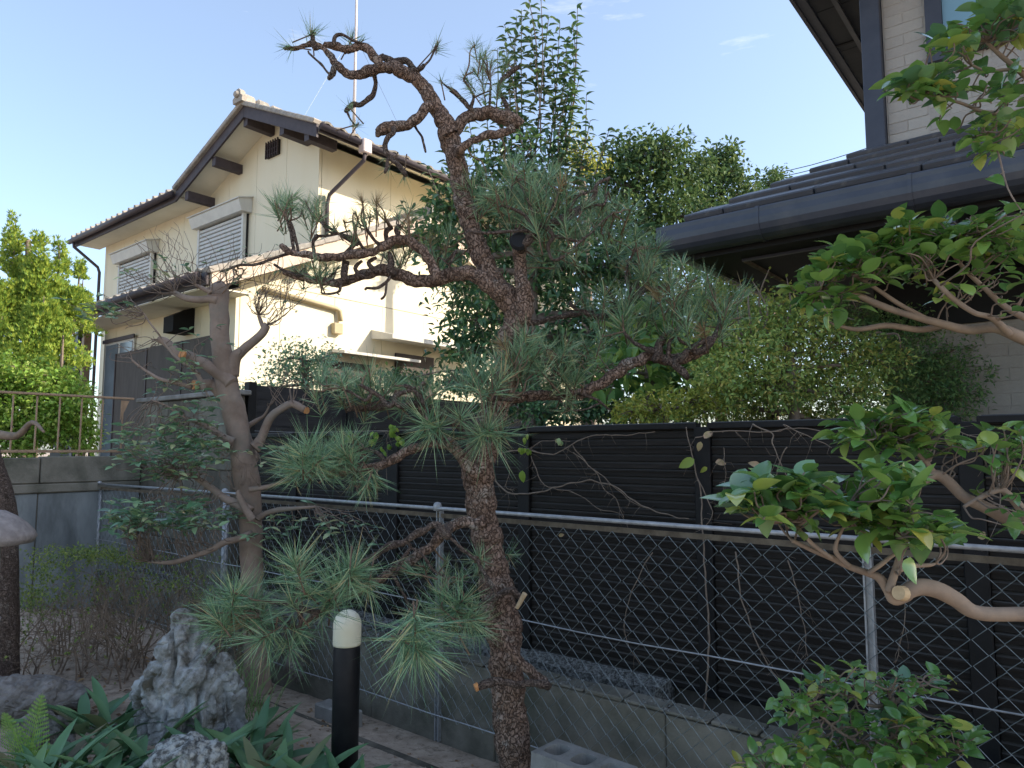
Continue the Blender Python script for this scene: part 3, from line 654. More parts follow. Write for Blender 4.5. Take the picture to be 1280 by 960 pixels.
# ground floor front: frosted window, brown screen, vent hood
hp('window_frame', MB().box(-3.98, -2.9, -.03, -.002, 1.3, 3.28), M['white_metal'])
hp('window_pane', MB().box(-3.92, -3.47, -.04, -.031, 1.36, 3.20), M['glass'])
hp('window_pane', MB().box(-3.40, -2.96, -.036, -.0311, 1.36, 3.20), M['glass'])
hp('window_head', MB().box(-4.02, -2.86, -.06, -.041, 3.24, 3.30), M['brown_trim'])
hp('insect_screen', MB().box(-3.38, -.32, -.10, -.062, 1.2, 3.02), M['brown_screen'])
for k in (0, 4, 8, 11.2): hp('screen_bar', MB().box(-3.38 + k * .27, -3.35 + k * .27, -.112, -.101, 1.2, 3.02), M['brown_trim'])
hp('corner_pipe', MB().tube([(-.28, -.07, .6), (-.28, -.07, 3.05)], .03, 8), M['white_metal'], smooth=True)
vh = MB().prism([(0, 3.50), (-.30, 3.34), (-.30, 3.12), (0, 3.12)], 'x', -1.36, -1.08); hp('vent_hood', vh, M['lens'])
# side wall: duct, canopies, window
hp('duct', MB().tube([(.045, .35, 3.66), (.05, 1.55, 3.58), (.05, 1.62, 3.55), (.05, 1.64, 3.40)], .035, 8), M['pipe'], smooth=True)
hp('duct_box', MB().box(0, .09, 1.50, 1.66, 3.20, 3.36, .01), M['pipe'])
hp('canopy', MB().prism([(0, 3.36), (.50, 3.24), (.50, 3.17), (0, 3.22)], 'y', 2.26, 4.6), M['white_metal'])
hp('canopy_edge', MB().box(.501, .52, 2.24, 4.62, 3.175, 3.245), M['white_metal'])
hp('canopy', MB().prism([(0, 2.98), (.34, 2.93), (.34, 2.89), (0, 2.93)], 'y', 1.5, 3.0), M['white_metal'])
hp('window_frame', MB().box(.0, .03, 2.75, 3.60, 1.9, 3.05), M['brown_trim'])
hp('window_pane', MB().box(.031, .036, 2.80, 3.55, 1.95, 3.0), M['brown_screen'])
hp('door', MB().box(.0, .04, 1.4, 2.25, .6, 2.80), M['brown_screen'])
# grey balcony rail beside the side wall
t = gthing('metal_railing', 'pale grey rounded metal handrail beside the sunlit side wall', 'railing', (-7.55, 7.2, .55))
mb = MB(); mb.smooth = True; mb.tube([(0, 0, 0), (0, 0, 1.38), (.0, .05, 1.44), (0, .12, 1.46), (0, 2.3, 1.46), (0, 2.36, 1.43), (0, 2.4, 1.38), (0, 2.4, 0)], .022, 8); t.part('frame', mb, M['brown_trim'])
for k in range(14): t.part('bar', MB().box(-.008, .008, .16 + k * .16, .176 + k * .16, .1, 1.44), M['white_metal'])
# antenna mast on the roof
t = Thing('antenna_mast', 'thin pale antenna mast rising from the cream house roof', 'antenna', at(442, 165, 12.3))
mb = MB(); mb.smooth = True; base = at(442, 172, 12.3); topp = at(442, 3, 12.3); topp.x = base.x
mb.tube([base, (base + topp) / 2, topp + Vector((0, 0, .4))], [.030, .026, .022], 8); t.part('pole', mb, M['mast'], w=True)
for p_ in ((360, 170), (500, 150)):
    mb = MB(); mb.tube([at(442, 40, 12.3), at(p_[0], p_[1] + 10, 11.6 if p_[0] < 400 else 13.5)], .003, 3); t.part('stay_wire', mb, M['wire'], w=True)
# black slatted screen left of the house
t = gthing('slat_screen', 'black louvred screen with tan corner post left of the frosted window', 'screen', (-13.9, 4.55, .6))
for k in range(16): t.part('slat', MB().prism([(0, .3 + k * .16), (.05, .34 + k * .16), (.055, .44 + k * .16), (.005, .40 + k * .16)], 'x', 0, 1.25), M['blackpost'])
t.part('backing', MB().box(0, 1.28, .07, .09, 0, 2.78), M['dark'])
t.part('post', MB().box(1.0, 1.10, -.05, .06, 0, 2.86), M['dark_sash'])
t.part('corner_post', MB().box(1.26, 1.36, -.05, .06, 0, 2.80, .004), M['bronze'])

# ================================================================== RIGHT HOUSE
nh = gthing('house', 'neighbouring house with dark slate porch roof, thick gutter and grey brick siding', 'house', (-1.33, 6.6, .5))
def np_(name, mb, m, **k):
    for i, q in enumerate(mb.v): mb.v[i] = Vector((q.x + 1.33, q.y - 6.6, q.z - .5))
    return nh.part(name, mb, m, **k)
EY, EX, EZ2, S2 = 4.79, -2.20, 3.06, .51
XE = 5.2
np_('roof_deck', MB().add([(EX, EY, EZ2 + .08), (XE, EY, EZ2 + .08), (XE, 6.6, EZ2 + .08 + 1.81 * S2), (-1.36, 6.6, EZ2 + .08 + 1.81 * S2), (EX, EY, EZ2 + .02), (XE, EY, EZ2 + .02), (XE, 6.6, EZ2 + .02 + 1.81*S2), (-1.36, 6.6, EZ2 + .02 + 1.81*S2)],
   [(0,1,2,3),(7,6,5,4),(0,4,5,1),(1,5,6,2),(2,6,7,3),(3,7,4,0)]), M['slate'])
np_('hip_slope', MB().add([(EX, EY, EZ2 + .10), (-1.36, 6.6, EZ2 + .10 + 1.81 * S2), (-1.36, 9.5, EZ2 + .10 + 1.81 * S2), (EX, 9.5, EZ2 + .10),
     (EX, EY, EZ2 + .04), (-1.36, 6.6, EZ2 + .04 + 1.81*S2), (-1.36, 9.5, EZ2 + .04 + 1.81*S2), (EX, 9.5, EZ2 + .04)], [(0,1,2,3),(7,6,5,4),(0,4,5,1),(1,5,6,2),(2,6,7,3),(3,7,4,0)]), M['slate'])
a2 = math.atan(S2); NR = 5; step = 1.81 / NR
for r in range(NR):
    y = EY + r * step; z = EZ2 + .085 + r * step * S2
    xl = EX + (r * step) / 1.81 * .98 - .03
    x = xl; first = True
    while x < 4.2:
        wd = .62 if not first else .30 + .32 * ((r * 7) % 3) / 2; first = False
        mbt = MB().box(0, wd - .008, 0, step / math.cos(a2) + .04, .0, .05, .010)
        o = nh.part('slate_tile', mbt, M['slate']); o.matrix_basis = Matrix.Translation((x + 1.33, y - 6.6 - .02, z - .5 + .020 + .004 * nz((x, r, 0), 4))) @ Matrix.Rotation(a2 - R(5.0), 4, 'X')
        x += wd
# gutter: deep rounded trough, and the one down the side
gp = [(-.150, .045), (-.160, .058), (-.172, .058), (-.180, .045), (-.178, .02), (-.185, -.02), (-.182, -.06), (-.168, -.098), (-.145, -.125), (-.11, -.142), (-.07, -.148), (-.03, -.145), (0, -.135), (0, .03), (-.15, .03)]
np_('gutter', MB().prism([(EY + a, EZ2 + b) for a, b in gp], 'x', EX - .18, XE), M['gutter'])
np_('gutter', MB().prism([(EX - a - .17, EZ2 + b - .004) for a, b in [(-q[0] , q[1]) for q in gp]][::-1] if False else [(EX + a, EZ2 + b - .004) for a, b in gp], 'y', EY + .012, 9.4), M['gutter'])
for k in range(8): np_('gutter_joint', MB().prism([(EY + a * 1.04 + .002, EZ2 + b * 1.04) for a, b in gp], 'x', EX + .55 + k * .9, EX + .575 + k * .9), M['gutter'])
np_('fascia', MB().box(EX, XE, EY + .005, EY + .04, EZ2 - .175, EZ2 + .07), M['dark'])
np_('fascia', MB().box(EX + .005, EX + .04, EY + .045, 9.4, EZ2 - .175, EZ2 + .07), M['dark'])
for k in range(9):
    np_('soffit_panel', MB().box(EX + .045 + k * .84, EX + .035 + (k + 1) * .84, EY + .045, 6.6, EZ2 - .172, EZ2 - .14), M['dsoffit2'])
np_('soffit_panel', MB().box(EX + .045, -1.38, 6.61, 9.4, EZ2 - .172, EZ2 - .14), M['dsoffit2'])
np_('soffit_trim', MB().box(EX + .3, XE, EY + .22, EY + .25, EZ2 - .19, EZ2 - .1725), M['dark_sash'])
np_('eave_shade_band', MB().box(-1.36, 5.2, 6.57, 6.61, 2.50, 2.905), M['dsoffit2'])  # dark band added on the wall top to deepen the shade under the eave
np_('eave_beam', MB().box(EX + .3, EX + .33, EY + .26, 9.0, EZ2 - .19, EZ2 - .1725), M['rust'])
for x in (-.62, 1.1): np_('beam_bracket', MB().box(x, x + .085, EY - .03, EY + .10, EZ2 - .30, EZ2 - .176, .004), M['gutter'])
# walls
np_('wall_core', MB().box(-1.31, 5.2, 6.64, 12.5, .5, 5.9), M['mortar'])
np_('wall', MB().box(-1.325, -1.0, 6.625, 6.637, .5, 4.0), M['brickside'])
bk = [MB().box(0, .296, 0, .022, 0, .0925, .003).mesh('brick', M['brickside']) for _ in range(1)][0]
def bricks(x0, x1, z0, z1, y=6.615):
    r = 0; z = z0
    while z < z1:
        x = x0 - (.15 if r % 2 else 0)
        while x < x1:
            xa, xb = max(x, x0), min(x + .292, x1)
            if xb - xa > .03:
                o = nh.inst('brick', bk, Matrix.Translation((xa + 1.33, y - 6.6 + .004 * nz((x, z, 0), 9), z - .5)) @ Matrix.Diagonal(((xb - xa) / .292, 1, 1, 1)))
            x += .30
        z += .096; r += 1
bricks(-1.19, -.88, 3.9, 5.86)
bricks(-.88, 1.2, 3.95, 4.66)
bricks(-.9, 1.2, 1.55, 2.72)
np_('lower_siding', MB().box(-1.0, 5.2, 6.619, 6.630, .5, 2.9), M['brickside'])
np_('upper_siding', MB().box(-1.2, 5.2, 6.6195, 6.6305, 3.9, 5.9), M['brickside'])
np_('corner_trim', MB().box(-1.36, -1.205, 6.54, 6.69, 3.86, 5.88, .006), M['dark_sash'])
np_('side_wall', MB().box(-1.34, -1.315, 6.70, 12.5, .5, 5.9), M['brickside'])
np_('flashing', MB().prism([(6.60, 4.06), (6.50, 3.92), (6.50, 3.90), (6.60, 3.92)], 'x', -1.3, 5.2), M['slate'])
# upper window
np_('window_frame', MB().box(-.87, .78, 6.555, 6.61, 4.70, 4.80), M['dark_sash'])
np_('window_frame', MB().box(-.87, -.75, 6.555, 6.61, 4.802, 5.86), M['dark_sash'])
np_('window_frame', MB().box(.66, .78, 6.555, 6.61, 4.802, 5.86), M['dark_sash'])
np_('window_pane', MB().box(-.748, .658, 6.59, 6.605, 4.803, 5.86), M['sashblue'])
# upper roof: eave to the left, rises to a ridge; front verge
UX, UZ, UY0, UY1, RX = -2.03, 5.90, 5.45, 13.2, 3.1
UR = UZ + (RX - UX) * .45
for (xa, za, xb, zb) in ((UX, UZ, RX, UR), (RX, UR, 8.2, UZ)):
    np_('upper_roof', MB().add([(xa, UY0, za + .25), (xb, UY0, zb + .25), (xb, UY1, zb + .25), (xa, UY1, za + .25), (xa, UY0, za + .17), (xb, UY0, zb + .17), (xb, UY1, zb + .17), (xa, UY1, za + .17)],
       [(0,1,2,3),(7,6,5,4),(0,4,5,1),(1,5,6,2),(2,6,7,3),(3,7,4,0)]), M['slate'])
np_('gable_wall', MB().prism([(-1.3, 5.9), (7.5, 5.9), (RX, UR)], 'y', 6.64, 6.72), M['brickside'])
np_('gable_wall', MB().prism([(-1.3, 5.9), (7.5, 5.9), (RX, UR)], 'y', 12.4, 12.5), M['brickside'])
np_('wall_core', MB().box(5.21, 7.5, 6.64, 12.5, .5, 5.9), M['mortar'])
np_('verge_board', MB().add([(UX, UY0, UZ + .16), (RX, UY0, UR + .16), (RX, UY0 + .03, UR + .16), (UX, UY0 + .03, UZ + .16), (UX, UY0, UZ - .05), (RX, UY0, UR - .05), (RX, UY0 + .03, UR - .05), (UX, UY0 + .03, UZ - .05)],
       [(0,1,2,3),(7,6,5,4),(0,4,5,1),(1,5,6,2),(2,6,7,3),(3,7,4,0)]), M['dark_sash'])
np_('eave_fascia', MB().box(UX - .02, UX + .012, UY0, UY1, UZ + .0, UZ + .16), M['dark_sash'])
np_('eave_fascia', MB().box(UX + .014, UX + .10, UY0, UY1, UZ + .02, UZ + .06), M['dark_sash'])
np_('eave_fascia', MB().box(UX + .30, UX + .345, UY0 + .04, UY1, UZ + .0, UZ + .035), M['gutter'])
y = UY0 + .04; k = 0
while y < UY1 - .1:
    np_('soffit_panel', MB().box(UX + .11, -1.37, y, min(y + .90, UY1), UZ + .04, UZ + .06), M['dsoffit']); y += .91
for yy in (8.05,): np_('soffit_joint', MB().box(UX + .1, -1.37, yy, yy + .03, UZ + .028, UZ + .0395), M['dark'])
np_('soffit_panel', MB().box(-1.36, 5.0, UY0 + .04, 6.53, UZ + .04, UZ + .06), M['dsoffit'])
# power lines far behind
for i, (a, b) in enumerate((((900, 230), (1160, 160)), ((900, 240), (1160, 172)), ((920, 232), (1160, 165)))):
    p, q = at(*a, 34), at(*b, 26); mb = MB(); m_ = (p + q) / 2 - Vector((0, 0, .25)); mb.tube([p, m_, q], .018, 4, sub=5)
    tagit(single('power_line', mb, M['cable']), ('uppermost thin cable', 'lowest thin cable', 'middle thin cable')[i] + ' crossing the sky above the slate porch roof', 'cable', 'overhead cables')

# ================================================================== PLANT HELPERS
def leaf_mesh(nm, m, L_=.07, W_=.035, fold=.25, curl=.3, n=4, tip=1.0):
    """one leaf along +X, upper side +Z, its stalk at the origin"""
    mb = MB()
    for i in range(n + 1):
        t = i / n; x = L_ * t; wd = W_ * .5 * (math.sin(math.pi * min(1, t ** .82)) ** .75 if 0 < t < 1 else 0) * tip
        z = -curl * L_ * t * t
        mb.v += [Vector((x, -wd, z + fold * wd)), Vector((x, 0, z)), Vector((x, wd, z + fold * wd))]
    for i in range(n):
        a = 3 * i
        if i == 0: mb.f += [(a + 1, a + 3, a + 4), (a + 1, a + 4, a + 5)]
        elif i == n - 1: mb.f += [(a, a + 4, a + 1), (a + 1, a + 4, a + 2)]
        else: mb.f += [(a, a + 3, a + 4, a + 1), (a + 1, a + 4, a + 5, a + 2)]
    # keep only used verts
    used = sorted({i for f in mb.f for i in f}); mp_ = {o: k for k, o in enumerate(used)}
    mb.v = [mb.v[i] for i in used]; mb.f = [tuple(mp_[i] for i in f) for f in mb.f]; mb.smooth = True
    mb.nm = nm; mb.m = m; return mb
def frame(p, d, up=Vector((0, 0, 1)), roll=0.0, s=1.0):
    d = d.normalized(); y = up.cross(d)
    if y.length < 1e-3: y = Vector((1, 0, 0)).cross(d)
    y.normalize(); z = d.cross(y)
    m = Matrix((d, y, z)).transposed().to_4x4()
    return Matrix.Translation(p) @ m @ Matrix.Rotation(roll, 4, 'X') @ Matrix.Scale(s, 4)
class Leaves:
    """adds leaves to a thing: the first ones as parts of their own, the rest as one joined part"""
    def __init__(s, thing, protos, limit=290, name='leaf', jname='leaf_mass'):
        s.t = thing; s.p = protos; s.lim = limit; s.n = 0; s.name = name; s.jn = jname; s.mb = MB(); s.mb.smooth = True
        s.me = [p.mesh(name, p.m) for p in protos]; s.m = protos[0].m
    def add(s, Mx, k, far=False):
        k = k % len(s.p)
        if s.n < s.lim and not far: s.t.inst(s.name, s.me[k], Mx, w=True); s.n += 1
        else: s.mb.add([Mx @ q for q in s.p[k].v], s.p[k].f)
    def done(s):
        if s.mb.v: s.t.part(s.jn, s.mb, s.m, w=True, stuff=True)
def rdir(rnd, up=0.0, flat=1.0):
    while True:
        d = Vector((rnd.uniform(-1, 1), rnd.uniform(-1, 1), rnd.uniform(-1, 1)))
        if .1 < d.length < 1: break
    d.normalize(); d.z = d.z * flat + up; return d.normalized()
def skel(mb, store, pl, Y, seg=10, rough=.12, fr=22, sub=5, taper_end=None, wob=0.006):
    """limb from a list of (px, py, width_px[, Y]); real points, real radii"""
    pts, rr = [], []
    for q in pl:
        y = q[3] if len(q) > 3 else Y
        pts.append(at(q[0], q[1], y)); rr.append(q[2] / 2 / FPX * y)
    P, rd = catmull(pts, rr, sub)
    if wob:
        P = [p + Vector((nz(p, 9), nz(p + Vector((5, 0, 0)), 9), nz(p + Vector((0, 7, 0)), 9))) * min(wob, r * .6) if 0 < i < len(P) - 1 else p for i, (p, r) in enumerate(zip(P, rd))]
    mb.tube(P, rd, seg, rough=rough, fr=fr)
    store.extend(zip(P, rd)); return P
def nearest(store, p, below=False):
    best = None; bd = 1e9
    for q, r in store:
        d = (q - p).length_squared
        if below and q.z > p.z + .01: d *= 3
        if d < bd: bd = d; best = q
    return best
def twig(mb, a, b, r0, r1, rnd, bend=.25, seg=5, n=4):
    L_ = (b - a).length
    k1 = rdir(rnd) * L_ * bend * .5; k2 = rdir(rnd) * L_ * bend * .5
    pts = [a, a.lerp(b, .33) + k1, a.lerp(b, .68) + k2, b]
    mb.tube(pts, [r0, r0 * .8 + r1 * .2, r0 * .4 + r1 * .6, r1], seg, sub=n, rough=.1, fr=60)
def grow(mb, p, d, L_, r, depth, rnd, tips, spread=.6, up=.15, seg=5, kids=(2, 3), shrink=.68):
    n = 4; pts = [p]; q = p; dd = d.normalized()
    for i in range(n):
        dd = (dd + rdir(rnd) * .22 + Vector((0, 0, up * .3))).normalized(); q = q + dd * L_ / n; pts.append(q)
    mb.tube(pts, [r * (1 - .45 * i / n) for i in range(n + 1)], seg, cap=True)
    if depth <= 0: tips.append((q, dd)); return
    for k in range(rnd.randint(*kids)):
        i = rnd.randint(2, n); nd = (dd + rdir(rnd, up=up) * spread * 1.3).normalized()
        grow(mb, pts[i], nd, L_ * shrink * rnd.uniform(.8, 1.15), r * .58, depth - 1, rnd, tips, spread, up, max(3, seg - 1), kids, shrink)

# ================================================================== THE BLACK PINE
PY = 3.35
pb = at(655, 1000, PY); pb.z = 0
pine = Thing('pine_tree', 'gnarled pruned black pine with twisting flaky trunk in the middle of the garden', 'tree', pb)
store = []
def barkfn(p, r, t):
    # broken bark plates: cells with deep cracks
    q = Vector((p.x * 30, p.y * 30, p.z * 17))
    d, _ = noise.voronoi(q); e = d[1] - d[0]
    plate = min(1.0, e * 3.2)
    return r * (1 + .10 * (plate - .6) + .10 * nz(p, 7) + .05 * nz(p, 40)) if r > .02 else r * (1 + .18 * (plate - .5) + .16 * nz(p, 25))
def limb(name, pl, Y=PY, seg=12, sub=6, m='pinebark', hi=False):
    pts, rr = [], []
    for q in pl:
        y = q[3] if len(q) > 3 else Y
        pts.append(at(q[0], q[1], y)); rr.append(q[2] / 2 / FPX * y * .80)
    if store:
        b0 = min(store, key=lambda e: (e[0] - pts[0]).length_squared)
        if b0[1] * .6 < (b0[0] - pts[0]).length < .22: pts.insert(0, b0[0].copy()); rr.insert(0, rr[0])
    P, rd = catmull(pts, rr, sub)
    P = [p + Vector((nz(p, 8), nz(p + Vector((5, 0, 0)), 8), nz(p + Vector((0, 7, 0)), 8))) * .012 if 0 < i < len(P) - 1 else p for i, p in enumerate(P)]
    P = [p + Vector((nz(p, 22), nz(p + Vector((5, 0, 0)), 22), nz(p + Vector((0, 7, 0)), 22))) * min(.010, r * .5) for p, r in zip(P, rd)]
    rd = [r * (1 + .22 * nz(p, 13) + (.18 * nz(p, 31) if r < .03 else 0)) for p, r in zip(P, rd)]
    mb = MB(); mb.smooth = True; mb.tube(P, rd, seg, fn=barkfn)
    store.extend(zip(P, rd)); return pine.part(name, mb, M[m], w=True)
limb('trunk', [(655, 1010, 58), (648, 985, 54), (642, 930, 51), (635, 860, 46), (630, 800, 47), (621, 745, 50), (611, 695, 42), (605, 645, 46), (597, 600, 50), (602, 562, 50), (615, 525, 42), (626, 490, 37), (633, 450, 38), (642, 415, 42), (649, 385, 44), (652, 365, 34)], seg=40, sub=26)
limb('trunk_fork', [(652, 392, 36), (636, 376, 38), (618, 352, 38), (601, 322, 31), (588, 285, 28), (578, 240, 29), (570, 200, 32), (562, 168, 33)], seg=32, sub=24)
limb('cut_stub', [(654, 395, 28), (652, 360, 24), (651, 330, 21), (650, 302, 24), (649, 291, 20)], Y=3.30, seg=24, sub=14)
o = MB(); c0 = at(649, 300, 3.21); o.lathe([(.001, .0), (.036, .0), (.046, -.012), (.04, -.03)], 18)
for i, q in enumerate(o.v): o.v[i] = Matrix.Rotation(R(78), 4, 'X') @ q * 1.0 + c0
pine.part('cut_scar', o, M['dark'], w=True)
limb('branch', [(564, 170, 33), (552, 148, 28), (538, 124, 25), (524, 104, 22), (506, 90, 21), (484, 84, 20), (462, 88, 18), (440, 93, 15), (425, 84, 12), (413, 68, 10), (401, 56, 10), (389, 54, 9), (372, 60, 7), (356, 61, 5)], Y=3.32, seg=22, sub=14)
limb('branch', [(478, 84, 15), (466, 66, 14), (450, 56, 13), (434, 62, 12), (416, 59, 10), (404, 55, 8)], Y=3.22, seg=14, sub=9)
limb('branch', [(520, 92, 11), (506, 76, 12), (490, 74, 12), (476, 68, 9)], Y=3.38, seg=10, m='pinebark_d')
limb('branch', [(416, 58, 6), (419, 47, 6), (428, 43, 5), (442, 49, 4), (455, 54, 3)], Y=3.2, seg=8, m='pinebark_d')
limb('branch', [(394, 58, 7), (391, 48, 6), (390, 38, 7)], Y=3.3, seg=8, m='pinebark_d')
limb('branch', [(468, 92, 8), (469, 108, 8), (464, 120, 8), (452, 129, 8), (440, 131, 8), (433, 139, 7)], Y=3.35, seg=10, m='pinebark_d')
limb('branch', [(434, 138, 4), (437, 148, 3), (444, 157, 3)], Y=3.35, seg=6, m='pinebark_d')
limb('branch', [(420, 84, 9), (417, 92, 9), (412, 98, 7)], Y=3.3, seg=8, m='pinebark_d')
limb('branch', [(412, 92, 4), (400, 77, 4), (385, 64, 3)], Y=3.28, seg=6, m='pinebark_d')
limb('branch', [(508, 92, 8), (524, 88, 8), (530, 82, 6)], Y=3.3, seg=8, m='pinebark_d')
limb('branch', [(526, 87, 4), (538, 74, 3.5), (546, 58, 4)], Y=3.28, seg=6, m='pinebark_d')
limb('branch', [(532, 135, 16), (524, 148, 15), (510, 156, 15), (494, 160, 17), (480, 162, 18), (472, 166, 12)], Y=3.26, seg=16, sub=9)
limb('branch', [(494, 166, 9), (486, 174, 9), (482, 186, 9), (488, 198, 8), (498, 208, 8), (507, 220, 7)], Y=3.22, seg=10, m='pinebark_d')
limb('branch', [(487, 196, 6), (484, 207, 7), (480, 216, 5)], Y=3.22, seg=8, m='pinebark_d')
limb('branch', [(520, 160, 5), (528, 175, 4), (532, 190, 3)], Y=3.34, seg=6, m='pinebark_d')
limb('branch', [(560, 172, 26), (578, 152, 22), (596, 142, 20), (616, 142, 21), (636, 150, 22), (652, 156, 15)], Y=3.36, seg=22, sub=12)
limb('branch', [(576, 186, 14), (590, 176, 13), (608, 169, 13), (626, 166, 15), (642, 160, 14)], Y=3.24, seg=14, sub=8)
for a in ([(592, 138, 8), (578, 124, 8), (563, 112, 7)], [(590, 136, 6), (592, 120, 5), (586, 108, 5), (580, 98, 4)], [(592, 121, 4), (604, 115, 3), (613, 112, 3)],
          [(612, 137, 4), (612, 118, 4), (613, 100, 3)], [(640, 146, 8), (632, 126, 7), (622, 112, 6), (626, 98, 7), (640, 88, 8), (648, 84, 6)], [(556, 106, 3), (550, 100, 2)]):
    limb('branch', a, Y=3.34, seg=8, m='pinebark_d')
# long left limbs in the middle of the tree
limb('branch', [(622, 366, 26), (604, 350, 24), (584, 344, 23), (560, 346, 23), (536, 352, 22), (514, 350, 20), (494, 344, 20), (476, 338, 19), (458, 342, 16), (438, 349, 14), (414, 353, 14), (390, 352, 13), (370, 347, 11), (356, 340, 8)], Y=3.3, seg=20, sub=12)
limb('branch', [(545, 348, 15), (540, 330, 15), (528, 312, 15), (510, 302, 14), (492, 302, 14), (474, 310, 14), (458, 316, 14), (432, 320, 13), (404, 320, 12), (382, 320, 11), (366, 314, 10), (352, 307, 9)], Y=3.2, seg=16, sub=10)
for a in ([(484, 308, 8), (482, 290, 9), (490, 284, 7)], [(500, 302, 9), (496, 288, 9), (500, 282, 7)],
          [(362, 314, 5), (340, 324, 5), (318, 332, 5), (295, 333, 4), (276, 340, 3)], [(366, 316, 5), (364, 296, 5), (359, 276, 4)], [(372, 314, 5), (368, 294, 5), (362, 276, 4)],
          [(394, 316, 6), (393, 302, 6), (398, 294, 5)], [(430, 318, 8), (445, 302, 8), (430, 295, 6), (412, 290, 5), (402, 278, 4), (392, 268, 4)], [(396, 294, 4), (418, 294, 4), (438, 288, 3)],
          [(446, 306, 7), (428, 296, 6), (408, 282, 5), (398, 270, 4)], [(458, 316, 6), (446, 298, 5), (441, 276, 4)], [(475, 308, 6), (462, 292, 5), (452, 276, 4)],
          [(432, 348, 10), (431, 334, 12), (433, 326, 9)], [(488, 342, 10), (488, 326, 9), (484, 318, 8)], [(455, 346, 8), (445, 334, 8), (452, 326, 6)], [(470, 338, 7), (462, 328, 7), (470, 322, 5)],
          [(426, 353, 5), (423, 362, 5), (412, 366, 4), (402, 366, 3)], [(420, 364, 3), (424, 368, 3)], [(482, 352, 5), (470, 360, 5), (456, 362, 4)], [(482, 354, 4), (480, 368, 4), (476, 373, 5)],
          [(372, 346, 5), (352, 336, 5), (342, 330, 4)], [(562, 335, 3), (548, 322, 3)]):
    limb('branch', a, Y=3.24, seg=8, sub=4, m='pinebark_d')
# left lower limbs
limb('branch', [(606, 552, 22), (585, 540, 18), (560, 524, 15), (535, 512, 14), (510, 508, 14), (488, 507, 15), (468, 507, 15), (450, 510, 13), (436, 510, 11)], Y=3.2, seg=16, sub=8, m='pinebark_d')
limb('branch', [(596, 588, 24), (575, 568, 18), (558, 552, 16), (545, 540, 13), (532, 520, 11), (524, 500, 9), (530, 478, 7)], Y=3.1, seg=14, sub=8)
limb('branch', [(560, 556, 12), (540, 555, 12), (520, 560, 14), (500, 570, 15), (484, 578, 13), (462, 584, 11), (438, 588, 11), (415, 592, 10), (395, 590, 8)], Y=3.05, seg=14, sub=8)
for a in ([(503, 507, 9), (493, 498, 9), (502, 492, 9), (520, 485, 7)], [(488, 506, 8), (470, 492, 7), (452, 482, 5)], [(530, 505, 8), (520, 490, 7), (505, 482, 6)], [(455, 502, 5), (440, 490, 4), (425, 485, 4)],
          [(480, 576, 7), (470, 566, 7), (455, 562, 6), (436, 566, 5)], [(430, 588, 7), (415, 576, 7), (400, 565, 5), (385, 560, 4)], [(452, 585, 6), (453, 570, 6), (454, 560, 5)], [(452, 588, 6), (452, 600, 6), (450, 608, 4)],
          [(384, 590, 7), (366, 578, 6), (350, 566, 4)]):
    limb('branch', a, Y=3.05, seg=8, sub=4, m='pinebark_d')
# right limbs
limb('branch', [(622, 505, 20), (645, 498, 17), (672, 494, 16), (698, 494, 17), (722, 493, 17), (746, 482, 17), (768, 468, 18), (790, 452, 18), (812, 446, 15), (832, 450, 18), (852, 448, 20), (868, 443, 17), (882, 438, 12)], Y=3.45, seg=18, sub=11)
limb('branch', [(640, 500, 8), (622, 498, 9), (606, 505, 7)], Y=3.2, seg=8, m='pinebark_d')
for a in ([(822, 448, 14), (826, 430, 13), (834, 418, 9), (846, 412, 6), (857, 402, 4)], [(846, 452, 14), (862, 436, 9), (880, 426, 8), (896, 420, 7)], [(834, 452, 11), (818, 440, 9), (800, 434, 7), (788, 426, 6), (780, 414, 6)],
          [(836, 450, 8), (836, 428, 6), (846, 412, 5), (843, 392, 4), (838, 380, 3)], [(872, 440, 11), (886, 432, 13), (896, 408, 6), (900, 392, 4)], [(850, 425, 6), (862, 432, 6), (868, 438, 5)],
          [(845, 456, 14), (856, 466, 12), (858, 472, 8)], [(700, 492, 8), (690, 476, 6), (700, 452, 5), (718, 432, 4)], [(725, 492, 6), (748, 500, 4), (762, 512, 3)], [(693, 486, 4), (704, 505, 4), (716, 514, 3), (735, 512, 3), (752, 504, 3)]):
    limb('branch', a, Y=3.4, seg=10, sub=5, m='pinebark_d')
# middle right limb
limb('branch', [(650, 400, 14), (672, 404, 9), (700, 396, 8), (725, 392, 7), (752, 396, 9), (776, 384, 11), (792, 370, 12), (806, 360, 11), (822, 362, 7), (846, 350, 5)], Y=3.6, seg=12, sub=8, m='pinebark_d')
for a in ([(740, 390, 5), (722, 388, 6), (712, 378, 7)], [(800, 366, 9), (796, 352, 7), (806, 344, 5), (822, 340, 4)], [(792, 372, 8), (784, 352, 6), (787, 330, 5), (795, 312, 4)], [(776, 384, 7), (764, 370, 5), (756, 358, 4)], [(766, 380, 5), (790, 392, 5), (812, 398, 4)]):
    limb('branch', a, Y=3.6, seg=8, sub=4, m='pinebark_d')
limb('branch', [(655, 308, 13), (668, 286, 14), (684, 280, 13), (700, 276, 13), (712, 268, 14), (728, 260, 12), (744, 244, 8), (746, 232, 7), (762, 222, 4)], Y=3.22, seg=14, sub=8, m='pinebark_d')
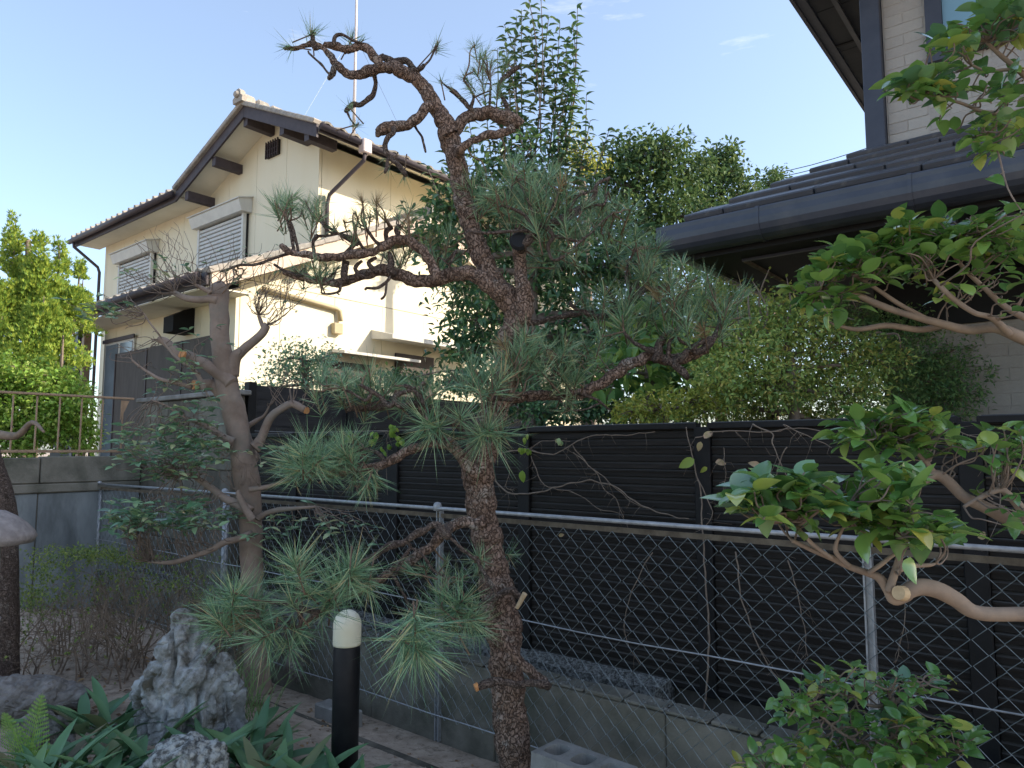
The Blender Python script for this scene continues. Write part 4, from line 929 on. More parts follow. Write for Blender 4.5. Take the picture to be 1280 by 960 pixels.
for a in ([(684, 282, 9), (692, 296, 7), (686, 306, 7), (688, 320, 5), (696, 324, 5), (714, 312, 4), (726, 300, 4), (748, 280, 3), (766, 266, 3)], [(700, 278, 8), (718, 270, 7), (735, 258, 7), (742, 256, 5), (756, 254, 4), (760, 240, 3)], [(712, 266, 6), (724, 246, 5), (745, 238, 4)],
          [(695, 296, 6), (712, 300, 6), (726, 301, 4)], [(668, 286, 8), (656, 270, 6), (640, 262, 5), (625, 258, 5)], [(660, 288, 6), (640, 288, 5), (600, 290, 5), (585, 290, 4)], [(684, 282, 7), (690, 262, 5), (700, 242, 4)], [(672, 284, 7), (664, 262, 5), (655, 240, 4), (645, 224, 3)], [(568, 312, 4), (560, 330, 3)]):
    limb('branch', a, Y=3.2, seg=8, sub=4, m='pinebark_d')
# low limbs
limb('branch', [(606, 652, 18), (592, 656, 17), (574, 656, 16), (558, 666, 17), (545, 680, 16), (526, 690, 15), (508, 702, 15), (490, 716, 13), (466, 730, 12), (440, 742, 12), (415, 756, 11), (392, 770, 11), (374, 784, 7)], Y=2.95, seg=16, sub=9)
limb('branch', [(560, 668, 13), (548, 658, 14), (540, 656, 12), (524, 668, 12), (504, 678, 11), (486, 682, 11), (470, 694, 9), (455, 702, 8), (442, 712, 6)], Y=2.85, seg=14, sub=8, m='pinebark_d')
for a in ([(512, 684, 7), (500, 700, 7), (492, 718, 6)], [(400, 764, 8), (380, 758, 8), (352, 754, 7), (335, 752, 5)], [(374, 782, 6), (348, 778, 5), (330, 784, 4), (325, 770, 4)], [(376, 768, 6), (372, 745, 5), (372, 712, 6), (374, 700, 5)],
          [(560, 668, 5), (580, 686, 5), (596, 700, 5)], [(618, 744, 6), (600, 756, 6), (586, 768, 5)], [(525, 692, 5), (540, 712, 4), (560, 724, 4)], [(490, 716, 5), (505, 745, 4), (520, 790, 4)]):
    limb('branch', a, Y=2.85, seg=8, sub=4, m='pinebark_d')
limb('branch', [(606, 764, 20), (618, 782, 15), (634, 806, 14), (652, 828, 14), (668, 842, 17), (680, 852, 18), (684, 856, 10)], Y=3.18, seg=16, sub=8)
limb('branch', [(680, 856, 13), (664, 854, 11), (642, 855, 11), (622, 852, 11), (606, 854, 12), (597, 858, 11)], Y=3.08, seg=14, sub=7, m='pinebark_d')
mb = MB(); p0, p1 = at(598, 857.6, 3.08), at(593.5, 860, 3.075); mb.tube([p0, p1], [.0175, .0165], 12); pine.part('cut_end', mb, M['cutend'], w=True)
limb('branch', [(634, 738, 12), (646, 742, 10), (652, 750, 8), (646, 762, 5)], Y=3.2, seg=10, m='pinebark_d')
mb = MB(); mb.tube([at(646, 760, 3.17), at(656, 742, 3.15)], [.009, .012], 8); pine.part('broken_stub', mb, M['cutpale'], w=True)
# ---- needle tufts
def tuft_mesh(seed, n, L_, spread=(.25, 1.6), wd=.0025, dry=False, stem=.05):
    rr = random.Random(seed); mb = MB()
    for i in range(n):
        s0 = rr.random(); base = Vector((0, 0, -stem * s0))
        th = spread[0] + (spread[1] - spread[0]) * (rr.random() ** .8) * (0.55 + .45 * s0); ph = rr.random() * 2 * math.pi
        d = Vector((math.sin(th) * math.cos(ph), math.sin(th) * math.sin(ph), math.cos(th)))
        if nz((ph * .7, th * 1.5, seed * 3.3), 1.3) < -.12: continue
        l = L_ * (rr.uniform(.45, 1.15) if rr.random() < .4 else rr.uniform(.85, 1.1)); bend = rdir(rr, up=-.35) * l * .24
        side = d.cross(Vector((rr.uniform(-1, 1), rr.uniform(-1, 1), rr.uniform(-1, 1)))).normalized() * wd * .5
        for tw in (0,) if i % 3 else (0, 1):
            off = side.cross(d) * (2.2 * tw); dd = d + side.normalized() * .06 * tw
            a, m_, e = base + off, base + dd * l * .5 + bend * .5 + off, base + dd * l + bend
            mb.add([a - side, a + side, m_ - side * .9, m_ + side * .9, e], [(0, 1, 3, 2), (2, 3, 4)])
    # the shoot itself and its bud
    return mb
TUF = []
for i, (n, L_, sp, stm) in enumerate(((84, .125, (.2, 1.5), .10), (70, .12, (.3, 1.8), .05), (96, .13, (.3, 1.3), .15), (70, .12, (.12, 1.1), .07), (24, .10, (.3, 1.5), .04), (105, .165, (.35, 1.9), .10), (96, .155, (.2, 2.1), .06))):
    TUF.append(tuft_mesh(11 + i, n, L_, sp, stem=stm).mesh('needle_tuft', M['needle']))
TDRY = tuft_mesh(40, 60, .095, (.2, 1.6)).mesh('needle_tuft', M['needle_dry'])
rnd = random.Random(21); twm = MB(); twm.smooth = True; ntuft = [0]; extra = []
def tuft(px, py, Y, d, s=1.0, k=None, dry=False, con=True):
    p = at(px, py, Y); me = TDRY if dry else TUF[k if k is not None else rnd.choice((0, 1, 2, 3))]
    d = Vector(d).normalized()
    if con:
        q = nearest(store, p)
        if (q - p).length > .02: twig(twm, q, p, .0042, .003, rnd, .18)
    tip = p
    twm.tube([p - d * .13 * s, p - d * .05, p, p + d * .014], [.0035, .0032, .0036, .0022], 5)
    ntuft[0] += 1
    rot = Vector((0, 0, 1)).rotation_difference(d).to_matrix().to_4x4()
    Mx = Matrix.Translation(tip) @ rot @ Matrix.Rotation(rnd.random() * 6.28, 4, 'Z') @ Matrix.Scale(s, 4)
    if ntuft[0] % 5 < 2 and con: extra.append((me, Mx))
    else: pine.inst('needle_tuft', me, Mx, w=True)
def zone(cx, cy, rx, ry, n, Y, s=1.0, up=.8, dryp=.0, k=None, out=.6):
    for i in range(n):
        a = 2 * math.pi * (i * .618034 + rnd.uniform(-.05, .05)); r = math.sqrt((i + .5) / n)
        px, py = cx + rx * r * math.cos(a), cy + ry * r * math.sin(a)
        d = Vector((out * r * math.cos(a) + rnd.uniform(-.3, .3), rnd.uniform(-.7, .2), up + rnd.uniform(-.25, .35) - .25 * r * math.sin(a)))
        tuft(px, py, Y + rnd.uniform(-.16, .16), d, s * rnd.uniform(.75, 1.15), k, rnd.random() < dryp + .06)
# sparse top
for (px, py, d, s, k) in ((357, 60, (-1, -.2, -.25), 1.05, 4), (362, 58, (-.9, -.1, .1), .8, 4), (390, 38, (-.1, 0, 1), 1.0, 4), (392, 42, (.9, -.2, .25), .9, 1), (440, 49, (.5, -.2, .8), .85, 1), (452, 52, (.8, -.3, .4), .8, 4),
                          (547, 54, (.15, 0, 1), .42, 2), (546, 58, (.3, 0, .35), 1.15, 4), (436, 134, (-.7, 0, .8), .85, 4), (445, 156, (.7, -.2, .1), .85, 4), (447, 156, (.5, 0, .8), .6, 4),
                          (484, 213, (-.5, 0, -.9), .8, 4), (505, 222, (-.1, 0, -1), .9, 4), (478, 200, (-1, 0, -.3), .6, 4), (551, 100, (-.2, 0, 1), .8, 4), (563, 110, (-.6, 0, .6), .5, 4)):
    tuft(px, py, 3.3, d, s, k, con=False)
zone(604, 92, 34, 26, 9, 3.3, .78, 1.0)
zone(600, 66, 16, 18, 3, 3.3, .75, 1.2)
zone(356, 252, 14, 14, 6, 3.22, .95, 1.1); zone(390, 258, 16, 16, 6, 3.2, .85, 1.1)
zone(438, 284, 22, 14, 5, 3.2, .8, 1.0, .5); zone(464, 262, 28, 16, 8, 3.25, .85, 1.2, .6, k=4); zone(505, 275, 18, 14, 4, 3.3, .8, 1.0, .4)
zone(392, 338, 34, 12, 9, 3.28, .72, .3); zone(500, 318, 22, 12, 5, 3.25, .7, .8); zone(548, 310, 30, 28, 6, 3.35, .75, .6)
zone(290, 345, 24, 8, 4, 3.22, .6, .7, 0, 4)
# middle crown
zone(655, 238, 54, 34, 20, 3.25, 1.0, .9, .04); zone(700, 262, 56, 44, 23, 3.3, 1.0, .8, .04); zone(600, 235, 26, 30, 6, 3.35, .85, .6, .1)
zone(760, 270, 30, 28, 9, 3.35, .95, .7); zone(800, 318, 28, 26, 9, 3.55, .95, .9); zone(690, 325, 36, 16, 6, 3.3, .8, -.3)
zone(770, 385, 50, 26, 10, 3.5, 1.05, .8, .03); zone(850, 360, 48, 34, 12, 3.45, .95, .9, .03); zone(900, 385, 40, 38, 10, 3.42, 1.0, .7)
zone(845, 400, 38, 20, 8, 3.4, .9, .4, .08)
zone(650, 440, 34, 22, 13, 3.2, 1.05, .8, .04); zone(700, 455, 48, 30, 13, 3.35, 1.0, .6, .1); zone(600, 470, 38, 24, 11, 3.15, 1.0, .5, .05); zone(740, 440, 30, 30, 6, 3.45, .9, .6)
zone(705, 505, 30, 12, 3, 3.4, .7, -.2)
# left middle
zone(440, 482, 56, 24, 15, 3.15, .95, .8, .04); zone(510, 490, 44, 20, 9, 3.15, .95, .7)
for (px, py, d, s) in ((530, 530, (-.4, -.8, .2), 1.15), (548, 535, (.1, -1, -.1), 1.1), (612, 538, (.2, -1, .1), 1.2), (600, 545, (-.4, -1, -.2), 1.0), (575, 520, (0, -1, .5), 1.0), (630, 545, (.6, -.8, .1), .9)): tuft(px, py, 2.95, d, s, 5 if s > 1.1 else 6)
zone(392, 574, 44, 20, 9, 2.98, .95, .5, .02, 5); zone(440, 562, 30, 16, 7, 3.0, .9, .6); zone(452, 610, 26, 10, 4, 3.0, .8, -.5, .1)
# low foreground tufts
zone(372, 705, 10, 10, 3, 2.75, 1.05, .9, 0, 5); zone(440, 712, 10, 8, 3, 2.7, 1.0, .3, 0, 5); zone(300, 762, 44, 24, 8, 2.85, 1.0, .4, .04, 5); zone(400, 748, 40, 20, 5, 2.8, 1.0, .5, .05, 6)
zone(360, 800, 36, 18, 5, 2.85, 1.0, -.5, .04, 6); zone(562, 765, 36, 24, 7, 2.8, 1.0, .2, .06, 6); zone(522, 812, 10, 8, 3, 2.5, 1.15, -.35, 0, 5); zone(590, 775, 12, 14, 3, 2.9, .95, .1, .1, 5)
zone(545, 715, 40, 18, 6, 3.0, .85, .4, .1); zone(598, 702, 6, 6, 2, 2.9, .8, -.2, 0, 1); tuft(640, 695, 3.5, (.8, .2, -.2), .8, 1); tuft(460, 735, 2.7, (-.1, -.5, -1), 1.05, 6); tuft(436, 728, 2.62, (0, -.3, -1), 1.0, 6)
pine.part('twigs', twm, M['twigp'], w=True, stuff=True)
emb = MB()
for me, Mx in extra: emb.add([Mx @ v.co for v in me.vertices], [tuple(p.vertices) for p in me.polygons])
pine.part('needle_mass', emb, M['needle'], w=True, stuff=True)

# ================================================================== SMOOTH BARKED PRUNED TREE (left)
TY = 4.5
tb = at(322, 850, TY); tb.z = 0
lt = Thing('evergreen_tree', 'smooth brown hard pruned evergreen tree with orange saw cuts left of the pine', 'tree', tb)
st2 = []
def limb2(name, pl, Y=TY, seg=14, sub=6, m='smoothbark'):
    pl = [(q[0], q[1], q[2] * .74) for q in pl]
    mb = MB(); mb.smooth = True; skel(mb, st2, pl, Y, seg, .07, 9, sub); return lt.part(name, mb, M[m], w=True)
limb2('trunk', [(324, 868, 44), (320, 820, 38), (316, 760, 34), (314, 700, 36), (313, 650, 36), (309, 600, 42), (299, 545, 38), (290, 505, 38), (282, 470, 36), (276, 425, 31), (274, 385, 31), (272, 362, 36), (271, 357, 26)], seg=26, sub=10)
limb2('limb', [(304, 588, 32), (296, 550, 22), (286, 515, 20), (274, 490, 20), (262, 480, 19)])
mb = MB(); mb.tube([at(262, 480, 4.49), at(243, 481, 4.42)], [.034, .030], 14); lt.part('cut_stub', mb, M['smoothbark'], w=True)
def cutend(px, py, Y, r, d, m='cutend', th=.008):
    mb = MB(); p = at(px, py, Y); mb.tube([p - Vector(d) * th, p + Vector(d) * th], [r, r * .97], 14); lt.part('cut_end', mb, M[m], w=True)
cutend(243, 481, 4.405, .030, (-.45, -.85, .1)); cutend(228, 443, 4.39, .026, (-.35, -.85, .3))
limb2('limb', [(290, 480, 26), (272, 466, 20), (256, 456, 18), (238, 446, 17), (228, 440, 15)], Y=4.46)
limb2('limb', [(225, 446, 14), (208, 428, 14), (198, 424, 11)], Y=4.5)
limb2('limb', [(290, 470, 24), (294, 448, 22), (304, 438, 17), (316, 428, 15), (328, 416, 14), (334, 406, 13)], Y=4.5)
limb2('limb', [(330, 412, 7), (326, 402, 7), (323, 394, 5)], Y=4.5); limb2('limb', [(272, 376, 15), (262, 374, 13), (250, 375, 12), (232, 372, 11), (218, 366, 9)], Y=4.45)
limb2('limb', [(264, 366, 9), (252, 360, 8), (244, 356, 4)], Y=4.4, m='smoothbark')
limb2('limb', [(318, 560, 22), (328, 545, 15), (336, 525, 14), (348, 514, 13), (364, 505, 13), (381, 512, 12)], Y=4.45); cutend(383, 513, 4.45, .022, (.9, -.4, -.1))
limb2('limb', [(320, 575, 12), (308, 540, 10), (318, 528, 8), (330, 520, 5), (336, 508, 3)], Y=4.62)
limb2('limb', [(292, 552, 14), (276, 545, 10), (258, 532, 9), (244, 526, 9), (232, 522, 6), (210, 508, 4), (190, 500, 3)], Y=4.4)
limb2('limb', [(312, 640, 20), (296, 630, 14), (280, 622, 12), (268, 612, 12), (250, 600, 10), (238, 594, 8), (222, 592, 5)], Y=4.35)
limb2('limb', [(316, 650, 14), (306, 636, 12), (298, 620, 9), (297, 614, 6)], Y=4.3)
limb2('limb', [(314, 668, 14), (296, 674, 11), (280, 678, 11), (262, 688, 10), (245, 694, 9), (222, 702, 9), (200, 703, 6), (185, 702, 4)], Y=4.28)
limb2('limb', [(322, 650, 12), (332, 642, 9), (350, 637, 9), (372, 635, 6), (395, 633, 4)], Y=4.4); limb2('limb', [(312, 612, 10), (335, 608, 7), (355, 602, 6), (372, 595, 4)], Y=4.35)
limb2('limb', [(240, 484, 8), (220, 478, 7), (200, 474, 6), (180, 462, 4), (165, 450, 3)], Y=4.3); limb2('limb', [(256, 488, 9), (245, 466, 7), (228, 452, 6), (214, 440, 4), (200, 420, 3), (186, 402, 3), (180, 392, 2)], Y=4.35)
# white sap / lichen patch
twm = MB(); twm.smooth = True; tips = []; r3 = random.Random(9)
def spray(cx, cy, rx, ry, n, Y, leaves, per=(2, 5), s=1.0, th=.0030, upd=.6, flat=.5):
    for i in range(n):
        a = 2 * math.pi * (i * .618034 + r3.uniform(-.1, .1)); r = math.sqrt((i + .5) / n)
        p = at(cx + rx * r * math.cos(a), cy + ry * r * math.sin(a), Y + r3.uniform(-.22, .22))
        q = nearest(st2, p); twig(twm, q, p, th, th * .5, r3, .35, 4)
        if r3.random() < .6:
            e = p + rdir(r3, up=.5) * r3.uniform(.04, .12); twig(twm, p.lerp(q, .35), e, th * .7, th * .4, r3, .3, 4)
            ends = (p, e)
        else: ends = (p,)
        if leaves is None: continue
        for e in ends:
            c = r3.randint(*per); a0 = r3.random() * 6
            for k in range(c):
                aa = a0 + k * 2.4; d = Vector((math.cos(aa), math.sin(aa), upd * r3.uniform(-.3, 1)))
                leaves.add(frame(e, d, roll=r3.uniform(-.5, .5), s=s * r3.uniform(.7, 1.15)), r3.randint(0, 3))
lp = [leaf_mesh('leaf', M['mokleaf'], .080, .036, .3, .2), leaf_mesh('leaf', M['mokleaf'], .068, .032, .35, .35), leaf_mesh('leaf', M['camleaf2'], .086, .038, .25, .25), leaf_mesh('leaf', M['mokleaf'], .074, .030, .5, .1)]
lv = Leaves(lt, lp, 290); lv.lim = 290
spray(215, 648, 80, 18, 60, 4.28, lv); spray(160, 652, 28, 16, 14, 4.2, lv); spray(330, 660, 36, 16, 9, 4.35, lv, s=.9)
spray(215, 565, 72, 36, 110, 4.35, lv, s=.9); spray(250, 520, 40, 24, 10, 4.4, lv, s=.85)
spray(400, 655, 30, 14, 6, 4.4, lv, s=.85); spray(440, 660, 40, 10, 8, 4.45, lv, s=.7); spray(330, 570, 26, 18, 6, 4.3, lv, s=.8)
spray(130, 390, 44, 12, 9, 4.25, lv, s=.9); spray(190, 340, 50, 14, 9, 4.35, lv, s=.75, per=(1, 3)); spray(225, 470, 34, 22, 10, 4.3, lv, s=.85); spray(250, 420, 40, 20, 6, 4.3, lv, s=.75, per=(1, 2))
spray(345, 360, 48, 40, 22, 4.45, lv, s=.55, per=(0, 2)); spray(300, 330, 40, 22, 12, 4.4, lv, s=.5, per=(0, 2))
# bare twig brooms
spray(215, 325, 62, 44, 20, 4.4, None, th=.0026); spray(170, 360, 56, 34, 8, 4.4, None); spray(345, 350, 46, 46, 20, 4.5, None, th=.0024); spray(180, 440, 44, 34, 20, 4.35, None); spray(215, 670, 55, 24, 26, 4.28, None, th=.0028)
spray(250, 585, 50, 26, 22, 4.4, None); spray(365, 485, 44, 28, 22, 4.5, None); spray(205, 300, 40, 26, 6, 4.4, None, th=.0026)
spray(310, 590, 14, 20, 26, 4.42, None, th=.0022)
lv.done(); lt.part('twigs', twm, M['twigm'], w=True, stuff=True)

# ================================================================== CAMELLIAS (right foreground)
def camellia(label, base, limbs, zones, seed, limit=290, lsc=1.0, cuts=()):
    rr = random.Random(seed); st = []
    t = Thing('camellia_tree', label, 'tree', base)
    for (nm, Y, pl, seg) in limbs:
        mb = MB(); mb.smooth = True; skel(mb, st, pl, Y, seg, .06, 10, 7, wob=.004); t.part(nm, mb, M['camwood'], w=True)
    pr = [leaf_mesh('leaf', M['camleaf'], .074, .045, .28, .22, 6), leaf_mesh('leaf', M['camleaf'], .066, .043, .42, .38, 6), leaf_mesh('leaf', M['camleaf2'], .080, .046, .22, .18, 6), leaf_mesh('leaf', M['camleaf'], .060, .038, .32, .5, 6)]
    lv = Leaves(t, pr, limit); tw = MB(); tw.smooth = True
    for (cx, cy, rx, ry, n, Y, per, s) in zones:
        n = int(n * 2.0)
        for i in range(n):
            a = 2 * math.pi * (i * .618034 + rr.uniform(-.08, .08)); r = math.sqrt((i + .5) / n)
            p = at(cx + rx * r * math.cos(a), cy + ry * r * math.sin(a), Y + rr.uniform(-.12, .12))
            q = nearest(st, p); twig(tw, q, p, .0026, .0016, rr, .3, 5)
            od = (p - q).normalized() if (p - q).length > .01 else Vector((0, 0, 1))
            if rr.random() < .5:
                e = p.lerp(q, .5) + rdir(rr, up=.3) * .05; twig(tw, p.lerp(q, .6), e, .0016, .001, rr, .3, 4)
                lv.add(frame(e, rdir(rr, up=.2), roll=rr.uniform(-.6, .6), s=s * lsc * rr.uniform(.7, 1.1)), rr.randint(0, 3))
            c = rr.randint(*per); a0 = rr.random() * 6
            for k in range(c):
                aa = a0 + k * 2.4; d = od * .45 + Vector((math.cos(aa), math.sin(aa) * .9, rr.uniform(-.25, .95)))
                lv.add(frame(p - od * .008 * k, d, roll=rr.uniform(-.5, .5), s=s * lsc * .86 * rr.choice((.55, .75, .9, 1.0, 1.1, 1.2))), rr.randint(0, 3))
    lv.done(); t.part('twigs', tw, M['twigm'], w=True, stuff=True); return t
b1 = Vector((1.78, 1.86, 0))
camellia('camellia with two leafy branches reaching in at the upper right below the dark gutter', b1, [
    ('trunk', 2.0, [(1500, 1400, 60), (1460, 1000, 56), (1440, 700, 50), (1400, 520, 44), (1380, 430, 36)], 14),
    ('limb', 2.0, [(1400, 500, 36), (1340, 440, 24, 1.98), (1285, 425, 17, 1.95), (1245, 410, 13, 1.95), (1210, 412, 12), (1175, 405, 10), (1130, 392, 8), (1095, 380, 9), (1060, 366, 7), (1020, 360, 4)], 12),
    ('limb', 2.0, [(1262, 418, 10, 1.93), (1240, 398, 8, 1.9), (1218, 392, 7, 1.9), (1196, 376, 7, 1.9), (1172, 352, 6, 1.9), (1150, 330, 4)], 8),
    ('limb', 2.05, [(1180, 406, 9), (1150, 412, 8), (1110, 408, 8), (1070, 410, 6), (1040, 404, 3)], 8), ('limb', 2.0, [(1160, 400, 6), (1125, 380, 6), (1085, 355, 5), (1060, 340, 3)], 7),
    ('limb', 1.95, [(1300, 404, 12), (1260, 386, 8), (1230, 360, 6), (1200, 330, 5), (1190, 305, 4), (1230, 285, 4)], 8),
    ('limb', 1.8, [(1440, 560, 40, 2.0), (1420, 400, 34, 1.95), (1400, 260, 26, 1.9), (1370, 180, 18), (1320, 130, 10), (1280, 95, 7), (1252, 72, 6), (1232, 52, 4)], 10),
    ('limb', 1.8, [(1310, 150, 8), (1270, 140, 6), (1232, 140, 5), (1200, 128, 4), (1160, 118, 3)], 7), ('limb', 1.8, [(1280, 150, 6), (1235, 142, 5), (1232, 165, 4), (1240, 180, 3)], 7), ('limb', 1.8, [(1300, 100, 5), (1265, 88, 5), (1235, 90, 4), (1215, 82, 3)], 7)],
    [(1262, 20, 46, 26, 10, 1.8, (3, 5), 1.1), (1200, 55, 44, 24, 8, 1.8, (3, 4), 1.05), (1140, 112, 26, 18, 5, 1.78, (4, 5), 1.2), (1180, 110, 26, 22, 6, 1.8, (2, 4), 1.0), (1255, 130, 36, 46, 12, 1.8, (2, 4), .9), (1185, 160, 20, 14, 1, 1.8, (2, 2), 1.0), (1240, 180, 40, 18, 6, 1.85, (2, 4), .9),
     (1160, 295, 66, 26, 20, 1.98, (4, 6), 1.1), (1090, 322, 66, 26, 22, 2.0, (4, 6), 1.1), (1030, 365, 44, 28, 12, 2.0, (3, 5), 1.05), (1240, 302, 44, 28, 16, 1.95, (3, 5), 1.05), (1180, 350, 70, 34, 14, 1.98, (1, 3), .8), (1270, 370, 30, 40, 5, 1.9, (1, 3), .9), (1275, 270, 20, 16, 3, 1.7, (2, 3), 1.1)], 31, 290, .84)
b2 = Vector((1.62, 1.42, 0))
camellia('camellia with thick tan branches reaching over the wire fence at the lower right', b2, [
    ('trunk', 1.6, [(1640, 1700, 70), (1600, 1200, 64), (1560, 900, 56), (1520, 760, 46)], 14),
    ('limb', 1.6, [(1530, 790, 44), (1420, 775, 26), (1340, 770, 20), (1280, 768, 17), (1240, 768, 17), (1215, 764, 18), (1195, 750, 20), (1172, 737, 21), (1150, 733, 20), (1128, 742, 18)], 14),
    ('limb', 1.62, [(1134, 742, 17), (1118, 748, 13), (1110, 736, 11), (1100, 722, 11), (1085, 716, 9), (1060, 708, 8), (1040, 698, 8), (1015, 688, 6), (990, 676, 5)], 10),
    ('limb', 1.6, [(1112, 738, 10), (1118, 720, 9), (1124, 700, 8), (1130, 680, 6), (1120, 660, 4)], 9), ('limb', 1.6, [(1085, 716, 6), (1100, 706, 6), (1115, 695, 5), (1124, 690, 5)], 7), ('limb', 1.58, [(1120, 715, 6), (1138, 708, 6), (1162, 706, 5), (1170, 704, 2)], 7),
    ('limb', 1.6, [(1062, 708, 6), (1045, 690, 6), (1048, 672, 4), (1060, 650, 3)], 7), ('limb', 1.6, [(1040, 698, 5), (1015, 680, 5), (998, 662, 4), (980, 650, 3)], 7),
    ('limb', 2.0, [(1500, 760, 40, 1.75), (1380, 690, 26, 1.9), (1290, 662, 20), (1262, 650, 17), (1232, 634, 15), (1205, 620, 14), (1185, 602, 13), (1168, 594, 12), (1145, 606, 8), (1120, 598, 5)], 12),
    ('limb', 1.95, [(1285, 655, 12), (1276, 636, 12), (1262, 620, 10), (1250, 612, 8), (1225, 622, 6), (1205, 634, 4)], 9), ('limb', 2.0, [(1170, 594, 7), (1150, 570, 5), (1120, 550, 4), (1100, 540, 3)], 7)],
    [(950, 625, 44, 26, 16, 1.6, (3, 5), 1.05), (1010, 620, 40, 30, 10, 1.62, (3, 5), 1.0), (1085, 640, 60, 26, 15, 1.6, (3, 5), 1.0), (1160, 665, 34, 28, 7, 1.55, (3, 5), 1.05), (1110, 600, 50, 16, 6, 1.6, (2, 4), .95),
     (1110, 540, 70, 30, 26, 2.0, (3, 5), .95), (1170, 545, 30, 30, 8, 2.0, (2, 4), .9), (1255, 560, 34, 40, 9, 1.9, (2, 4), .95), (1265, 640, 20, 30, 3, 1.85, (1, 2), .9)], 57, 290)
t_ = None
# cut end on the thick tan branch
mb = MB(); p = at(1129, 742, 1.585); q = at(1123, 741, 1.575); mb.tube([p, q], [.0165, .0150], 14, cap=True)
tagit(single('cut_branch_end', mb, M['cutpale']), None); bpy.data.objects['cut_branch_end'].parent = bpy.data.objects['camellia_tree.001']
bpy.data.objects['cut_branch_end'].matrix_basis = Matrix.Translation(-b2)
b3 = at(1128, 985, 2.15); b3.z = 0
camellia('low camellia sprout with small yellow green leaves in front of the channel fence post', b3, [
    ('stem', 2.15, [(1132, 1030, 16), (1126, 960, 13), (1118, 910, 10), (1116, 885, 8), (1114, 872, 7)], 9),
    ('limb', 2.15, [(1116, 880, 5), (1090, 882, 4), (1060, 870, 3), (1030, 862, 2)], 6), ('limb', 2.15, [(1118, 880, 4), (1134, 862, 3), (1140, 850, 2)], 6), ('limb', 2.1, [(1120, 940, 7), (1085, 930, 5), (1050, 915, 4), (1010, 880, 3)], 6),
    ('limb', 2.1, [(1124, 950, 7), (1170, 940, 5), (1200, 930, 3)], 6), ('limb', 2.05, [(1124, 980, 7), (1060, 985, 5), (1000, 980, 4), (960, 970, 3)], 6)],
    [(1060, 855, 60, 22, 13, 2.15, (2, 4), .72), (1150, 860, 40, 22, 8, 2.12, (2, 4), .75), (1000, 885, 44, 20, 7, 2.1, (2, 4), .75), (1100, 915, 60, 30, 13, 2.1, (3, 4), .8), (1180, 925, 46, 26, 10, 2.05, (3, 4), .85), (1000, 945, 60, 26, 13, 2.05, (3, 4), .8), (1110, 955, 70, 20, 13, 2.0, (3, 4), .85), (930, 960, 24, 10, 3, 2.0, (2, 4), .75), (1040, 900, 40, 20, 4, 2.15, (2, 3), .7)], 77, 290)

# ================================================================== BACKGROUND TREES AND BUSHES
def crown_tree(name, label, base, trunk, lobes, leafm, lsize, dens, seed, group=None, lw=.5, twr=.004, barkm='twigm', leafdir=None, cat='tree', limb_r=.05, shoots=None, curl=.3, nseg=3, clump=(5, 9)):
    """lobes: (px, py, rx_px, ry_px, Y, depth radius m); leaves stand on real twigs that fill each lobe"""
    rr = random.Random(seed); t = Thing(name, label, cat, base, group=group)
    st = []; mbt = MB(); mbt.smooth = True
    P, rd = catmull([Vector(p) for p, r in trunk], [r for p, r in trunk], 6)
    mbt.tube(P, rd, 12, rough=.15, fr=6); st.extend(zip(P, rd))
    t.part('trunk', mbt, M[barkm], w=True)
    tw = MB(); lf = MB(); lf.smooth = True
    pr = [leaf_mesh('leaf', leafm, lsize, lsize * lw, .3, curl, nseg), leaf_mesh('leaf', leafm, lsize * .85, lsize * lw * .9, .4, curl * 1.5, nseg)]
    for (px, py, rx, ry, Y, dr) in lobes:
        c = at(px, py, Y); rxm = rx / FPX * Y; rzm = ry / FPX * Y
        q = nearest(st, c); L0 = (c - q).length
        mbl = MB(); mbl.smooth = True; mid = q.lerp(c, .5) + rdir(rr) * L0 * .12
        PP, RR = catmull([q, mid, c], [limb_r, limb_r * .7, limb_r * .4], 5); mbl.tube(PP, RR, 7, rough=.12, fr=9)
        t.part('limb', mbl, M[barkm], w=True); ls = list(zip(PP, RR))
        n = int(min(1500, 16 + dens * rxm * rzm * 190))
        for i in range(n):
            d = rdir(rr); rad = rr.random() ** .45
            hole = nz(c + d * 2, 2.2)
            p = c + Vector((d.x * rxm, d.y * dr, d.z * rzm)) * rad * (1 + .35 * hole)
            if nz(p, 2.6 / max(.35, rxm)) > .30 and rad > .45: continue
            if rr.random() < min(.22, 26 / n):
                b = nearest(ls, p); twig(tw, b, p, twr * 1.6, twr * .5, rr, .25, 3, 2)
            out = (p - c).normalized()
            for k in range(rr.randint(*clump)):
                e = p + rdir(rr) * lsize * 1.1
                dd = (out * .5 + rdir(rr, up=.1)).normalized()
                Mx = frame(e, dd, roll=rr.uniform(-1, 1), s=rr.uniform(.65, 1.15)); pk = pr[rr.randint(0, 1)]
                lf.add([Mx @ v for v in pk.v], pk.f)
    for (p0, p1, n) in (shoots or ()):
        a, b = Vector(p0), Vector(p1); tw.tube([a, a.lerp(b, .5) + rdir(rr) * .08, b], [.010, .007, .003], 5, sub=4)
        L0 = (b - a).length
        for i in range(n):
            f = (i + .5) / n; p = a.lerp(b, f); aa = i * 2.4
            dd = Vector((math.cos(aa), math.sin(aa) * .8, .65)).normalized()
            Mx = frame(p, dd, roll=rr.uniform(-.3, .3), s=rr.uniform(.8, 1.15) * (1.45 - .35 * f)); pk = pr[1]
            lf.add([Mx @ v for v in pk.v], pk.f)
    t.part('twigs', tw, M[barkm], w=True, stuff=True); t.part('crown', lf, leafm, w=True, stuff=True)
    return t
def gnd(px, Y, z=.55): p = at(px, 500, Y); p.z = z; return p
